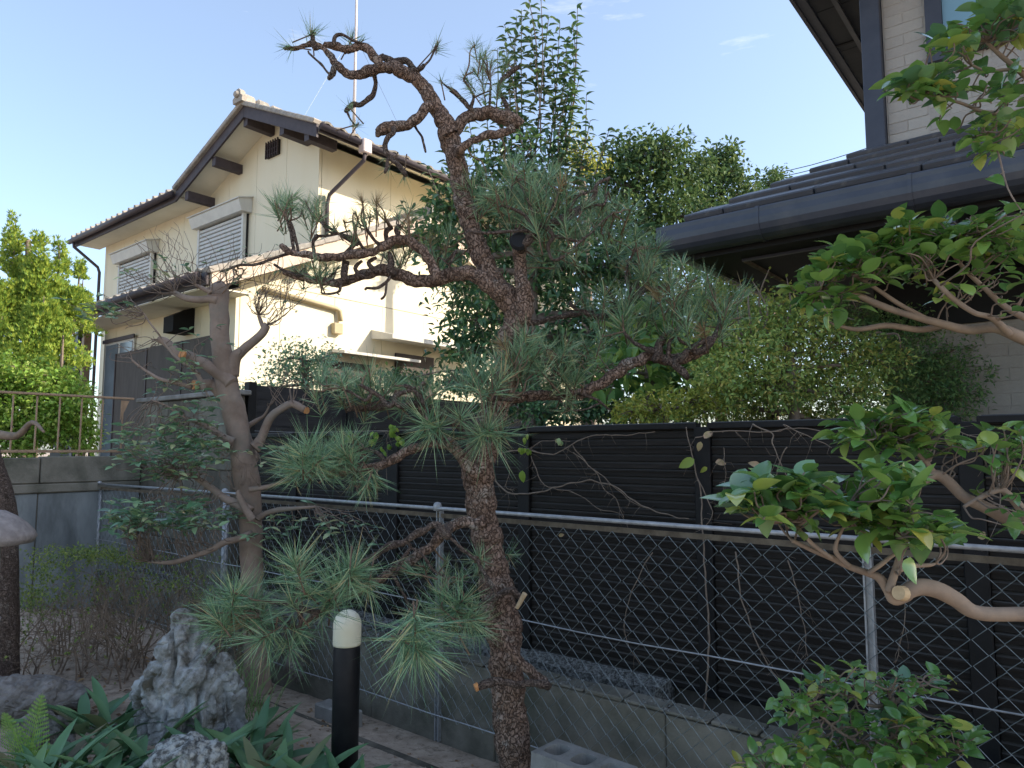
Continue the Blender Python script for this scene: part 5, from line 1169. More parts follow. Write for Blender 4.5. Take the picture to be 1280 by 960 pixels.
# dense dark broadleaf tree behind the pine
b = gnd(668, 7.4)
sh = []
for (x0, y0, x1, y1) in ((640, 210, 632, 50), (655, 200, 652, 12), (668, 200, 676, -10), (685, 205, 700, 28), (700, 210, 722, 5), (700, 225, 712, 110), (715, 240, 733, 118), (660, 220, 640, 90), (690, 200, 690, 60), (648, 230, 618, 130), (600, 260, 586, 150), (620, 240, 606, 120), (560, 290, 532, 205), (575, 275, 556, 190), (676, 190, 664, 40), (630, 220, 625, 100), (708, 190, 716, 60), (545, 330, 500, 250), (735, 240, 762, 160), (720, 240, 738, 150), (640, 150, 622, 60), (650, 160, 646, 20), (690, 160, 708, 60), (700, 180, 726, 90), (670, 120, 660, -5), (680, 130, 686, 20), (630, 200, 608, 170), (610, 250, 580, 230), (590, 260, 572, 215), (645, 120, 630, 30), (705, 150, 716, 30)):
    sh.append((at(x0, y0, 7.4), at(x1, y1, 7.3), int(12 + 34 * (y0 - y1) / 200)))
crown_tree('evergreen_tree', 'dense dark leaved tree with tall upright leafy shoots rising behind the pine', b,
    [(b, .08), (at(665, 420, 7.4), .07), (at(662, 330, 7.4), .08), (at(665, 250, 7.4), .05)],
    [(600, 400, 55, 55, 7.2, .5), (580, 440, 40, 40, 7.0, .4), (585, 350, 50, 50, 7.4, .5), (660, 330, 70, 60, 7.6, .6), (610, 290, 60, 45, 7.5, .5), (700, 330, 60, 60, 7.5, .6), (720, 400, 55, 45, 7.4, .5), (650, 250, 60, 45, 7.4, .5), (700, 250, 60, 45, 7.5, .5), (560, 260, 40, 40, 7.3, .4), (600, 230, 40, 36, 7.4, .4), (760, 330, 50, 50, 7.6, .5), (665, 200, 50, 40, 7.4, .3), (640, 460, 60, 30, 7.2, .4), (740, 450, 40, 30, 7.2, .4), (800, 400, 60, 50, 7.8, .5), (790, 330, 50, 50, 7.8, .5), (700, 450, 60, 40, 7.6, .4), (860, 440, 60, 50, 7.9, .5), (545, 310, 30, 30, 7.2, .35)],
    M['darkleaf'], .10, 3.6, 3, lw=.40, shoots=sh, curl=.5, clump=(4, 7))
# tree with brighter foliage behind that one
b = gnd(735, 11.0)
crown_tree('broadleaf_tree', 'small sunlit yellow green tree top peeking out behind the dark leaved tree', b,
    [(b, .12), (at(732, 300, 11), .08), (at(725, 210, 11), .04)],
    [(718, 180, 24, 22, 11, .3), (735, 200, 24, 20, 11, .3), (722, 208, 30, 20, 11, .3)], M['yellowleaf'], .07, 2.5, 4, lw=.5, clump=(5, 9))
far_l = [('leftmost of the far green trees, round topped, left of the slate roof', 815, 14.0, [(760, 215, 36, 34, 0), (800, 195, 46, 32, 0), (830, 190, 36, 28, 0), (800, 235, 60, 34, 0), (850, 215, 46, 34, 0), (790, 280, 60, 40, 0), (850, 270, 60, 40, 0), (830, 320, 70, 36, 0), (780, 350, 60, 40, 0), (850, 380, 60, 40, 0), (740, 260, 40, 40, 0), (790, 430, 60, 50, 0)], 6),
         ('middle far green tree whose bushy side crown rises above the gutter corner', 900, 15.5, [(905, 195, 26, 18, 0), (885, 215, 34, 24, 0), (915, 215, 24, 22, 0), (890, 250, 46, 34, 0), (880, 300, 50, 40, 0), (930, 250, 30, 24, 0), (920, 330, 50, 40, 0), (930, 400, 60, 50, 0), (950, 300, 40, 40, 0)], 8),
         ('rightmost far green tree, low and thin, just above the slate roof edge', 965, 18.0, [(962, 228, 20, 14, 0), (972, 222, 14, 10, 0), (945, 245, 24, 14, 0)], 9)]
for (lab, px, Y, lobes, sd) in far_l:
    b = gnd(px, Y, 0.3)
    crown_tree('broadleaf_tree', lab, b, [(b, .14), (at(px, 400, Y), .11), (at(px, 300, Y), .08), (at(lobes[0][0] * .4 + px * .6, 240, Y), .05)],
        [(a, b_, c, d, Y + .3 * math.sin(i * 2.1), c / FPX * Y * .8) for i, (a, b_, c, d, _) in enumerate(lobes)], M['farleaf'], .13, 2.0, sd, 'far trees beyond the slate roof', lw=.5, clump=(5, 10), twr=.006)
# large pale leaves behind the pine's right limb
b = gnd(810, 5.9)
crown_tree('broadleaf_tree', 'plant with big pale green leaves standing just behind the right pine limb', b,
    [(b, .05), (at(812, 470, 5.9), .04), (at(812, 430, 5.9), .02)], [(800, 430, 50, 40, 5.9, .3), (850, 440, 40, 40, 6.0, .3), (780, 470, 36, 30, 5.8, .25), (850, 490, 50, 26, 5.8, .3)],
    M['figleaf'], .16, 2.2, 12, lw=.62, curl=.5, clump=(2, 4), limb_r=.02)
# yellow-green bush and the darker one next to it
b = gnd(1000, 4.9, .4)
sh = [(at(x, 420, 4.9), at(x + dx, y, 4.85), 16) for (x, dx, y) in ((960, 2, 335), (950, -10, 350), (975, 8, 345), (990, 10, 356), (930, -8, 372), (1005, 14, 362), (940, -4, 360), (1020, 14, 372), (915, -12, 395), (1050, 20, 400), (1085, 30, 425), (1100, 26, 440))]
crown_tree('bush', 'loose olive green and yellow bush growing over the black fence under the slate roof', b,
    [(b, .05), (at(990, 480, 4.9), .035), (at(985, 440, 4.9), .02)],
    [(930, 440, 56, 44, 4.8, .35), (985, 410, 50, 44, 4.9, .35), (1030, 440, 60, 46, 5.0, .35), (900, 480, 50, 36, 4.7, .3), (960, 480, 66, 38, 4.8, .35), (1050, 490, 60, 34, 4.9, .3), (1090, 455, 44, 34, 5.0, .3), (890, 430, 46, 40, 5.2, .35), (960, 400, 50, 36, 5.3, .35), (1000, 480, 60, 40, 5.4, .35), (920, 500, 60, 24, 5.2, .3), (860, 520, 60, 20, 5.6, .3), (960, 525, 60, 20, 5.6, .3), (1040, 525, 60, 20, 5.6, .3), (900, 380, 40, 36, 5.8, .35)],
    M['bushleaf'], .046, 24, 14, lw=.42, shoots=sh, curl=.2, clump=(5, 9), limb_r=.02, twr=.003, cat='bush', nseg=2)
b = gnd(1160, 5.6, .4)
crown_tree('bush', 'darker feathery green bush between the olive bush and the brick siding', b,
    [(b, .05), (at(1150, 500, 5.6), .035), (at(1140, 450, 5.6), .02)],
    [(1130, 455, 60, 40, 5.5, .4), (1185, 470, 46, 34, 5.6, .35), (1110, 490, 60, 32, 5.4, .35), (1180, 500, 50, 24, 5.5, .3), (1080, 430, 44, 26, 5.6, .3), (1200, 435, 34, 22, 5.7, .25), (1050, 400, 50, 30, 5.8, .3), (1120, 410, 50, 26, 5.8, .3), (1120, 525, 60, 18, 5.8, .3), (1190, 525, 40, 14, 5.8, .3)],
    M['bushdark'], .045, 24, 15, lw=.36, curl=.2, clump=(5, 9), limb_r=.02, twr=.003, cat='bush', nseg=2)
b = gnd(832, 4.7, .4)
crown_tree('bush', 'small bright lime green bush sprouting over the black fence top', b,
    [(b, .03), (at(832, 510, 4.7), .02)], [(820, 508, 56, 22, 4.6, .25), (870, 500, 40, 22, 4.7, .25), (790, 515, 30, 14, 4.6, .2)],
    M['yellowleaf'], .035, 22, 16, lw=.6, curl=.2, clump=(4, 8), limb_r=.012, twr=.003, cat='bush', nseg=2)
b = gnd(382, 7.3, .5)
crown_tree('bush', 'round grey green bush in front of the sunlit cream wall left of the canopies', b,
    [(b, .05), (at(382, 480, 7.3), .04), (at(380, 450, 7.3), .02)], [(360, 448, 36, 26, 7.2, .35), (400, 450, 36, 26, 7.3, .35), (380, 472, 60, 20, 7.2, .4), (330, 488, 30, 14, 6.9, .3), (430, 480, 30, 20, 7.3, .3)],
    M['mokleaf'], .05, 9, 17, lw=.5, clump=(4, 8), limb_r=.02, cat='bush', nseg=2)
b = gnd(655, 6.2, .5)
crown_tree('bush', 'dark low bush behind the fence top to the right of the pine trunk', b,
    [(b, .05), (at(665, 520, 6.2), .04)], [(800, 515, 46, 22, 6.6, .3), (740, 505, 46, 26, 6.1, .3), (690, 512, 46, 22, 6.1, .3), (640, 500, 46, 26, 6.4, .3), (580, 478, 40, 16, 6.6, .3), (505, 475, 50, 14, 8.0, .3)], M['darkleaf'], .06, 14, 18, lw=.5, limb_r=.015, cat='bush', nseg=2)
# golden conifer at the left
b = gnd(40, 8.6, .3)
rr = random.Random(44); t = Thing('conifer', 'bright sunlit yellow green conifer at the left edge behind the brown railing', 'tree', b)
mb = MB(); mb.smooth = True; mb.tube([b, at(40, 430, 8.6), at(35, 300, 8.6)], [.12, .08, .03], 10, rough=.15, sub=5); t.part('trunk', mb, M['twigm'], w=True)
lf = MB(); tw = MB()
cols = [(20, 268, 22, 150, 8.5), (50, 292, 26, 130, 8.4), (-20, 262, 26, 150, 8.6), (75, 300, 22, 110, 8.6), (100, 325, 16, 60, 8.8), (5, 350, 40, 110, 8.2), (55, 370, 40, 80, 8.2), (-30, 380, 40, 110, 8.2), (95, 360, 26, 60, 8.5), (30, 430, 60, 60, 8.0), (-10, 450, 50, 60, 7.9), (80, 400, 36, 60, 8.2), (60, 330, 40, 90, 8.5), (20, 320, 40, 90, 8.5), (70, 450, 40, 50, 8.0), (104, 345, 14, 50, 8.9)]
for (px, py, rx, hh, Y) in cols:
    top = at(px, py, Y); H = hh / FPX * Y; W_ = rx / FPX * Y
    tw.tube([top - Vector((0, 0, H)), top], [.02, .004], 5)
    for i in range(int(2800 * W_ * H / .25)):
        f = rr.random() ** .7; a = rr.random() * 6.28; r = W_ * (.25 + .75 * f) * rr.random() ** .4 * (1 + .5 * nz((px * .1, a, f * 4)))
        p = top + Vector((math.cos(a) * r, math.sin(a) * r, -f * H)) + rdir(rr) * .03
        if nz(p, 3.2) > .18: continue
        d = Vector((math.cos(a) * .5, math.sin(a) * .5, 1.1)) + rdir(rr) * .4; d.normalize()
        s_ = rr.uniform(.03, .065); sd = d.cross(rdir(rr)).normalized() * s_ * .28
        for k in (-1, 0, 1):
            dd = (d + sd.normalized() * .55 * k).normalized(); e = p + dd * s_
            lf.add([p, p + dd * s_ * .5 + sd * .45, e, p + dd * s_ * .5 - sd * .45], [(0, 1, 2, 3)])
t.part('crown', lf, M['conifer'], w=True, stuff=True); t.part('twigs', tw, M['twigm'], w=True, stuff=True)
b = gnd(40, 7.7, .5); b.z = .3
crown_tree('bush', 'tangled bright green shrub right behind the brown railing', b, [(b, .04), (at(45, 520, 7.7), .03), (at(45, 490, 7.7), .02)],
    [(30, 470, 50, 26, 7.6, .4), (70, 480, 34, 20, 7.6, .3), (20, 520, 60, 34, 7.5, .3), (70, 530, 40, 24, 7.5, .25), (-20, 490, 40, 50, 7.6, .4), (10, 545, 60, 30, 7.4, .3), (80, 510, 40, 34, 7.5, .3), (100, 545, 24, 24, 7.5, .2)], M['ivy'], .06, 15, 21, lw=.6, limb_r=.012, cat='bush', nseg=2)

# ================================================================== ROCKS
def rock(name, label, blobs, m, vox, dfn, loc, cat='rock', group=None):
    bm = bmesh.new()
    for (c, s_, rot) in blobs:
        r = bmesh.ops.create_icosphere(bm, subdivisions=3, radius=1.0)
        Mx = Matrix.Translation(c) @ Euler(rot).to_matrix().to_4x4() @ Matrix.Diagonal((*s_, 1))
        bmesh.ops.transform(bm, matrix=Mx, verts=r['verts'])
    me = bpy.data.meshes.new(name); bm.to_mesh(me); bm.free()
    tmp = bpy.data.objects.new('tmp', me); COL.objects.link(tmp)
    md = tmp.modifiers.new('r', 'REMESH'); md.mode = 'VOXEL'; md.voxel_size = vox
    dg = bpy.context.evaluated_depsgraph_get(); dg.update()
    m2 = bpy.data.meshes.new_from_object(tmp.evaluated_get(dg)); bpy.data.objects.remove(tmp)
    co = [(v.co.copy(), v.normal.copy()) for v in m2.vertices]
    for v, (c, n) in zip(m2.vertices, co): v.co = c + n * dfn(c)
    m2.polygons.foreach_set('use_smooth', [False] * len(m2.polygons)); m2.materials.clear(); m2.materials.append(m); m2.name = name
    o = link(name, m2); o.location = loc; tagit(o, label, cat, group); return o
def ridged(p): return 1 - abs(noise.noise(p)) * 2
def d_tall(c):
    f1 = noise.voronoi(Vector((c.x * 9 + .6 * nz(c, 5), c.y * 9, c.z * 4)))[0]
    q = Vector((c.x * 11, c.y * 11, c.z * 3.2)); v = -.04 * max(0, ridged(q) - .5) * 2.2
    v += .02 + .030 * nz(c, 7) + .014 * nz(c, 19) - .020 * max(0, ridged(c * 14) - .6) * 2 + .006 * nz(c, 60) - .035 * f1[0] + .03 * min(.25, f1[1] - f1[0]); return v
def d_lump(c): return .035 * nz(c, 6) + .018 * nz(c, 17) - .012 * max(0, ridged(c * 20) - .5) * 2 + .007 * nz(c, 50)
rb = at(235, 905, 3.75); rb.z = 0
rock('rock', 'tall jagged blue grey standing rock with two peaks', [
    (V(-.04, 0, .20), (.22, .17, .34), (0, R(6), 0)), (V(-.075, .0, .45), (.075, .08, .28), (R(4), R(7), 0)), (V(-.12, .0, .34), (.07, .08, .28), (R(4), R(16), 0)), (V(.01, .05, .46), (.055, .07, .27), (0, R(-13), 0)), (V(.07, .07, .44), (.05, .06, .22), (0, R(-26), 0)),
    (V(.13, .04, .34), (.06, .09, .24), (0, R(-22), 0)), (V(.185, .02, .30), (.05, .06, .22), (0, R(-8), 0)), (V(.21, .04, .14), (.07, .10, .24), (0, R(-6), 0)), (V(-.18, .02, .14), (.08, .11, .26), (0, R(20), 0)), (V(.0, -.10, .2), (.06, .07, .3), (R(-8), R(-8), 0)), (V(-.1, -.10, .15), (.05, .06, .3), (R(-8), R(12), 0))],
    M['rock'], .0085, d_tall, rb + Vector((-.01, 0, -.03)))
rb = at(233, 985, 3.1); rb.z = 0.11
rock('rock', 'low white speckled rock in front of the tall jagged rock', [(V(0, 0, .05), (.17, .14, .155), (0, 0, 0)), (V(-.10, 0, .0), (.12, .12, .12), (0, 0, 0)), (V(.08, .02, .06), (.10, .10, .12), (0, 0, 0))], M['rock_w'], .0075, d_lump, rb + Vector((0, 0, .0)))
rb = at(30, 830, 3.9); rb.z = .12
rock('rock', 'flat brown grey rock at the left edge behind the fern', [(V(0, 0, .08), (.34, .2, .10), (0, R(2), 0)), (V(.10, 0, .09), (.18, .15, .09), (0, 0, 0)), (V(-.3, 0, .1), (.24, .2, .11), (0, 0, 0))], M['rock_d'], .010, d_lump, rb)
rb = at(385, 838, 5.0); rb.z = 0
rock('rock', 'rounded dull rock half hidden behind the bollard lamp', [(V(0, 0, .05), (.17, .12, .15), (0, 0, 0)), (V(.1, 0, .02), (.12, .1, .1), (0, 0, 0))], M['rock_d'], .012, d_lump, rb)
rb = at(52, 868, 3.6); rb.z = .08
rock('rock', 'small dark rock under the flat rock beside the fern', [(V(0, 0, .05), (.14, .12, .09), (0, 0, 0)), (V(.1, 0, .0), (.1, .1, .08), (0, 0, 0))], M['rock_d'], .010, d_lump, rb)
rb = at(130, 892, 3.7); rb.z = .05
rock('rock', 'small mossy rock between the strappy leaves and tall rock', [(V(0, 0, .03), (.09, .08, .07), (0, 0, 0))], M['rock_d'], .010, d_lump, rb)
# stone lantern at the edge
lb = at(-29, 900, 3.5); lb.z = 0.05
t = Thing('stone_lantern', 'weathered stone lantern with rounded cap cut off by the left edge', 'lantern', lb)
capz = at(0, 668, 3.5).z - lb.z
mb = MB(); mb.smooth = True; mb.lathe([(.02, .118), (.06, .112), (.105, .088), (.15, .05), (.186, .01), (.196, -.018), (.180, -.045), (.11, -.05), (.03, -.03)], 28)
for i, q in enumerate(mb.v): mb.v[i] = q * (1 + .03 * nz(q, 20)) + Vector((0, 0, capz))
t.part('cap', mb, M['granite'])
t.part('light_box', MB().box(-.075, .03, -.06, .06, capz - .40, capz - .05, .012), M['granite'])
mb = MB(); mb.smooth = True; mb.lathe([(.05, capz - .50), (.06, capz - .46), (.06, capz - .43), (.07, capz - .40)], 20); t.part('platform', mb, M['granite'])
mb = MB(); mb.smooth = True; mb.lathe([(.05, 0), (.045, .1), (.045, capz - .5)], 18); t.part('pillar', mb, M['granite'])
tb = at(8, 900, 4.3); tb.z = 0
t = Thing('tree_trunk', 'dark brown tree trunk standing behind the stone lantern at the left edge', 'tree', tb)
mb = MB(); mb.smooth = True; P, rd = catmull([at(2, 930, 4.3), at(4, 760, 4.3), at(2, 640, 4.3), at(-10, 575, 4.3), at(-40, 480, 4.3), at(-90, 330, 4.3), at(-110, 150, 4.4)], [.085, .08, .075, .055, .05, .04, .02], 14)
mb.tube(P, rd, 24, fn=lambda p, r, t_: r * (1 + .07 * nz(Vector((p.x * 20, p.y * 20, p.z * 4))) + .05 * nz(p, 40))); t.part('trunk', mb, M['pinebark_d'], w=True)
mb = MB(); mb.smooth = True; mb.tube([at(-15, 540, 4.3), at(20, 545, 4.2), at(40, 528, 4.1), at(55, 540, 4.0)], [.03, .022, .014, .006], 8, sub=5); t.part('limb', mb, M['drytwig'], w=True)

# ================================================================== TWIGGY AZALEA HEDGE
ab = at(120, 850, 4.6); ab.z = 0
t = Thing('azalea_bush', 'bare twiggy clipped azalea bush with a few leaves on top below the grey wall', 'bush', ab)
rr = random.Random(61); tw = MB(); tips = []
for i in range(85):
    px = 12 + 290 * rr.random(); Y = 4.75 + rr.uniform(-.45, .45)
    top = 715 if 70 < px < 190 else (745 if px < 70 else 735); hgt = (850 - top) / FPX * Y
    p = at(px, 850, Y); p.z = .02
    grow(tw, p, Vector((rr.uniform(-.4, .4), rr.uniform(-.3, .3), 1)), hgt * .48, .007, 4, rr, tips, .75, .12, 4, (2, 3), .66)
t.part('branches', tw, M['drytwig'], w=True, stuff=True)
lp = leaf_mesh('leaf', M['azalea'], .022, .012, .3, .2, 2); lf = MB()
for (p, d) in tips:
    hz_ = p.z
    if rr.random() < (.55 if hz_ > .58 or p.x < -3.0 else .10):
        for k in range(rr.randint(3, 6)):
            Mx = frame(p, d * .6 + rdir(rr, up=.3), s=rr.uniform(.7, 1.2)); lf.add([Mx @ v for v in lp.v], lp.f)
for (cx, cy, rx, ry, n) in ((60, 712, 36, 20, 260), (110, 692, 60, 9, 420), (160, 700, 50, 8, 200), (40, 745, 30, 20, 200), (215, 730, 40, 12, 80)):
    for i in range(n):
        p = at(cx + rr.gauss(0, .5) * rx, cy + rr.gauss(0, .5) * ry, 4.7 + rr.uniform(-.35, .35))
        for k in range(3):
            Mx = frame(p + rdir(rr) * .015, rdir(rr, up=.5), s=rr.uniform(.7, 1.2)); lf.add([Mx @ v for v in lp.v], lp.f)
t.part('leaves', lf, M['azalea'], w=True, stuff=True)

# ================================================================== BOLLARD LAMP
lb = at(431, 935, 3.45); lb.z = ground_z(lb) - .01
hh = at(431, 762, 3.45).z - lb.z; sp = at(431, 805, 3.45).z - lb.z; rl = 16.5 / FPX * 3.45
t = Thing('bollard_lamp', 'black garden bollard lamp with yellowed white dome under the pine needles', 'lamp', lb)
mb = MB(); mb.smooth = True; mb.lathe([(rl * .97, -.1), (rl * .97, sp - .018), (rl * .93, sp - .012), (rl * .93, sp - .004)], 32); t.part('post', mb, M['lampblack'])
mb = MB(); mb.smooth = True
pf = [(rl * 1.0, sp - .003), (rl * 1.03, sp + .006), (rl * 1.02, sp + .07)]
for k in range(1, 9):
    a = k / 8 * R(90); pf.append((rl * 1.02 * math.cos(a) * .999 + .0015, sp + .085 + (hh - sp - .085) * math.sin(a)))
mb.lathe(pf, 32); t.part('dome', mb, M['opal'])
# concrete pieces on the soil
def hollow_block(label, p, rz, tilt=(0, 0)):
    t = Thing('concrete_block', label, 'block', p, rz)
    x, y, h = .39, .10, .19
    def slab(x0, x1, y0, y1): return MB().box(x0, x1, y0, y1, 0, .10, .004)
    # lies on its side, the three cores facing up
    hx0, W_ = -.195, .19
    bm = bmesh.new()
    xs = [-.195, -.158, -.075, -.042, .042, .075, .158, .195]; ys = [-.085, -.052, .052, .085]
    mb = MB()
    n_seg = 10; 
    # top face ring built from three rounded holes by boolean-free strips
    def ring(cx, hw, hy, z): 
        return [Vector((cx + hw * (abs(math.cos(a)) ** .6) * (1 if math.cos(a) > 0 else -1), hy * (abs(math.sin(a)) ** .6) * (1 if math.sin(a) > 0 else -1), z)) for a in [2 * math.pi * k / 16 for k in range(16)]]
    cells = [(-.195, -.066), (-.065, .065), (.066, .195)]
    for (xa, xb) in cells:
        cx = (xa + xb) / 2; outer = []
        for k in range(16):
            a = 2 * math.pi * k / 16; c, s_ = math.cos(a), math.sin(a); m_ = max(abs(c), abs(s_)); outer.append((cx + c / m_ * (xb - xa) / 2, s_ / m_ * .095))
        for z, up in ((.10, 1), (0.0, -1)):
            inn = ring(cx, .043, .058, z); b0 = len(mb.v)
            mb.v += [Vector((q[0], q[1], z)) for q in outer] + inn
            for k in range(16):
                k2 = (k + 1) % 16; f = (b0 + k, b0 + k2, b0 + 16 + k2, b0 + 16 + k); mb.f.append(f if up > 0 else f[::-1])
        b0 = len(mb.v) - 64
        for k in range(16):
            k2 = (k + 1) % 16
            mb.f.append((b0 + 16 + k, b0 + 16 + k2, b0 + 48 + k2, b0 + 48 + k))   # hole wall
            mb.f.append((b0 + 32 + k, b0 + 32 + k2, b0 + k2, b0 + k))             # outside
    bm.free(); o = t.part('block', mb, M['conc_l'], smooth=False); t.o.rotation_euler = (tilt[0], tilt[1], rz); return t
bp = at(722, 950, 3.0); bp.z = -.02
bp = at(728, 952, 3.02)
hollow_block('hollow grey concrete block with three cores lying beside the pine base', Vector((bp.x, bp.y, max(-.02, bp.z - .09))), TH, (R(-2), R(2)))
bp = at(430, 862, 4.35)
t = Thing('concrete_block', 'pale concrete kerb block half hidden behind the bollard lamp', 'block', Vector((bp.x, bp.y, -.17)), TH)
t.part('block', MB().box(-.19, .13, -.07, .04, 0, .165, .008), M['conc_l'])
# edging strip between soil and the gutter along the wall
mb = MB().box(-6.4, 1.2, 2.62, 2.66, -.2, -.075, .006)
o = single('edging_strip', mb, M['conc_d'], 'thin worn concrete edging strip between sandy soil and the low wall', 'edging'); o.rotation_euler = (0, 0, TH)

# ================================================================== GROUND COVER
rs = random.Random(88)
sl = [leaf_mesh('leaf', M['strap'], .25, .058, .35, .30, 7), leaf_mesh('leaf', M['strap'], .21, .064, .25, .5, 7), leaf_mesh('leaf', M['strap'], .29, .052, .45, .22, 7)]
sme = [p.mesh('leaf', M['strap']) for p in sl]
pos = [(20, 955, 2.8, 'at the bottom left corner'), (80, 950, 2.85, 'in front of the fern'), (120, 975, 2.9, 'left of the white speckled rock, lowest'), (60, 905, 3.1, 'just below the fern fronds'), (120, 905, 3.2, 'under the small mossy rock'), (5, 900, 3.1, 'touching the left edge'),
       (160, 925, 3.15, 'against the left foot of the tall rock'), (150, 835, 3.7, 'behind the others, left of the tall rock'), (300, 945, 3.2, 'right of the white speckled rock'), (265, 900, 3.4, 'in front of the tall rock right side'), (320, 905, 3.5, 'between tall rock and bollard lamp, upper'),
       (345, 955, 3.15, 'between white rock and bollard lamp, lower'), (440, 962, 3.1, 'at the foot of the bollard lamp'), (395, 975, 3.0, 'at the bottom edge left of the bollard lamp'), (590, 985, 2.95, 'left of the pine base at the bottom edge'), (200, 960, 3.2, 'behind the white speckled rock'), (110, 855, 3.7, 'next to the flat rock'),
       (-10, 960, 2.7, 'cut by the left edge, lowest'), (285, 965, 3.0, 'bottom right of the rock group'), (300, 870, 3.7, 'right behind the tall rock'), (40, 930, 2.95, 'between the fern and the bottom edge'), (355, 905, 3.3, 'tallest of those left of the bollard lamp'), (410, 940, 3.25, 'touching the left side of the bollard lamp'), (180, 880, 3.5, 'under the steep left side of the tall rock')]
for i, (px, py, Y, wh) in enumerate(pos):
    p = at(px, py, Y); p.z = ground_z(p)
    t = Thing('ground_orchid', 'clump of broad strappy dark green leaves ' + wh, 'plant', p, rs.random() * 6, group='strappy leaved clumps among the rocks')
    k = rs.randint(15, 22) if i < 16 else 12
    for j in range(k):
        a = j * 2.4 + rs.uniform(-.3, .3); el = rs.uniform(.35, 1.5)
        d = Vector((math.cos(a), math.sin(a), el)).normalized()
        o = Vector((math.cos(a), math.sin(a), 0)) * rs.uniform(0, .13)
        t.inst('leaf', sme[rs.randint(0, 2)], frame(o, d, roll=rs.uniform(-.35, .35), s=rs.uniform(.75, 1.25)))
def fern(label, px, py, Y, fr):
    p = at(px, py, Y); p.z = ground_z(p); t = Thing('fern', label, 'fern', p, 0)
    for (dx, dy, L_, lean) in fr:
        mb = MB(); a = Vector((0, 0, 0)); tip = Vector((dx, dy, math.sqrt(max(.01, L_ * L_ - dx * dx - dy * dy))))
        n = 15
        for i in range(n):
            f = .18 + .82 * i / n; c = tip * f + Vector((0, 0, -.05 * f * f)); w_ = .105 * (1 - f) ** .75 * (1 if f > .25 else .7) * 1.25 + .004
            ax = Vector((1, -.25, 0)) if abs(dx) < 1 else Vector((0, 1, 0)); ax.normalize()
            for sg in (-1, 1):
                d = (ax * sg + tip.normalized() * .35).normalized(); m = 7; up = tip.normalized()
                for k in range(m):
                    q = c + d * w_ * (k + .5) / m; pw = .013 * (1 - k / m * .6)
                    mb.add([q - d * w_ / m * .5, q + up * pw, q + d * w_ / m * .5, q - up * pw], [(0, 1, 2, 3)])
        mb.tube([a, tip * .5 + Vector((0, 0, .01)), tip + Vector((0, 0, -.05))], [.003, .002, .001], 4, sub=3)
        t.part('frond', mb, M['fernm'])
fern('bright green fern with two upright fronds in front of the flat rock', 38, 880, 3.25, [(-.10, -.02, .34, 0), (.05, .0, .40, 0), (-.28, -.08, .34, 0), (.16, -.08, .26, 0)])
# thin grass tuft behind the tall rock
gb = MB(); rg = random.Random(3)
for i in range(110):
    p = at(rg.gauss(295, 22), 800, 4.1 + rg.uniform(-.2, .2)); p.z = .03; a = rg.random() * 6.28; l = rg.uniform(.18, .42)
    d = Vector((math.cos(a) * .45, math.sin(a) * .45, 1)) ; s_ = Vector((.0022, 0, 0))
    gb.add([p - s_, p + s_, p + d * l * .6 + s_, p + d * l * .6 - s_, p + d * l + Vector((math.cos(a), math.sin(a), -.4)) * l * .2], [(0, 1, 2, 3), (3, 2, 4)])
tagit(single('grass', gb, M['grass']), 'thin arching grass growing between the tall rock and smooth tree', 'grass', kind='stuff')
# leaf litter, needles and grit on the soil
lt_ = MB(); dl = leaf_mesh('leaf', M['deadleaf'], .045, .024, .5, .6, 3)
for i in range(900):
    p = Vector((rs.uniform(-4, 1.6), rs.uniform(2.2, 6.5), 0))
    if p.dot(GY) > 2.84 or p.dot(GY) < .3: continue
    near = p.dot(GY) > 2.5
    if not near and rs.random() < .72: continue
    p.z = ground_z(p) + .006; Mx = frame(p, rdir(rs, flat=.25), roll=rs.uniform(-.5, .5), s=rs.uniform(.35, 1.1)); lt_.add([Mx @ v for v in dl.v], dl.f)
for i in range(900):
    p = Vector((rs.uniform(-3.8, -.9), rs.uniform(3.0, 5.8), 0))
    if p.dot(GY) > 2.84: continue
    p.z = ground_z(p) + .006; Mx = frame(p, rdir(rs, flat=.3), roll=rs.uniform(-.5, .5), s=rs.uniform(.3, 1.2)); lt_.add([Mx @ v for v in dl.v], dl.f)
tagit(single('leaf_litter', lt_, M['deadleaf']), 'dead brown leaves scattered over the garden soil', 'leaves', kind='stuff')
gr = MB()
for i in range(9000):
    p = Vector((rs.uniform(-3.2, .9), rs.uniform(2.6, 6.0), 0))
    if p.dot(GY) > 2.84: continue
    p.z = ground_z(p) - .001
    if i % 3: pebble(gr, p, rs.uniform(.0022, .0065), rs)
    else:
        d = rdir(rs, flat=.1) * rs.uniform(.02, .06); s_ = d.cross(Vector((0, 0, 1))).normalized() * .0012; q = p + Vector((0, 0, .005)); gr.add([q - s_, q + s_, q + d + s_, q + d - s_], [(0, 1, 2, 3)])
tagit(single('soil_grit', gr, M['soil']), 'fine grit and dry needles lying on the sandy soil', 'grit', kind='stuff')
mb_ = MB()
for (px, py, Y) in ((515, 945, 3.35), (360, 912, 3.6), (670, 975, 3.1)):
    p = at(px, py, Y); p.z = ground_z(p)
    for k in range(14):
        Mx = frame(p + rdir(rs, flat=.1) * .02, rdir(rs, up=.5), s=rs.uniform(.5, 1)); lq = leaf_mesh('l', M['grass'], .05, .008, .3, .4, 3); mb_.add([Mx @ v for v in lq.v], lq.f)
tagit(single('weeds', mb_, M['grass']), 'tiny green weeds sprouting from the sandy soil', 'weeds', kind='stuff')

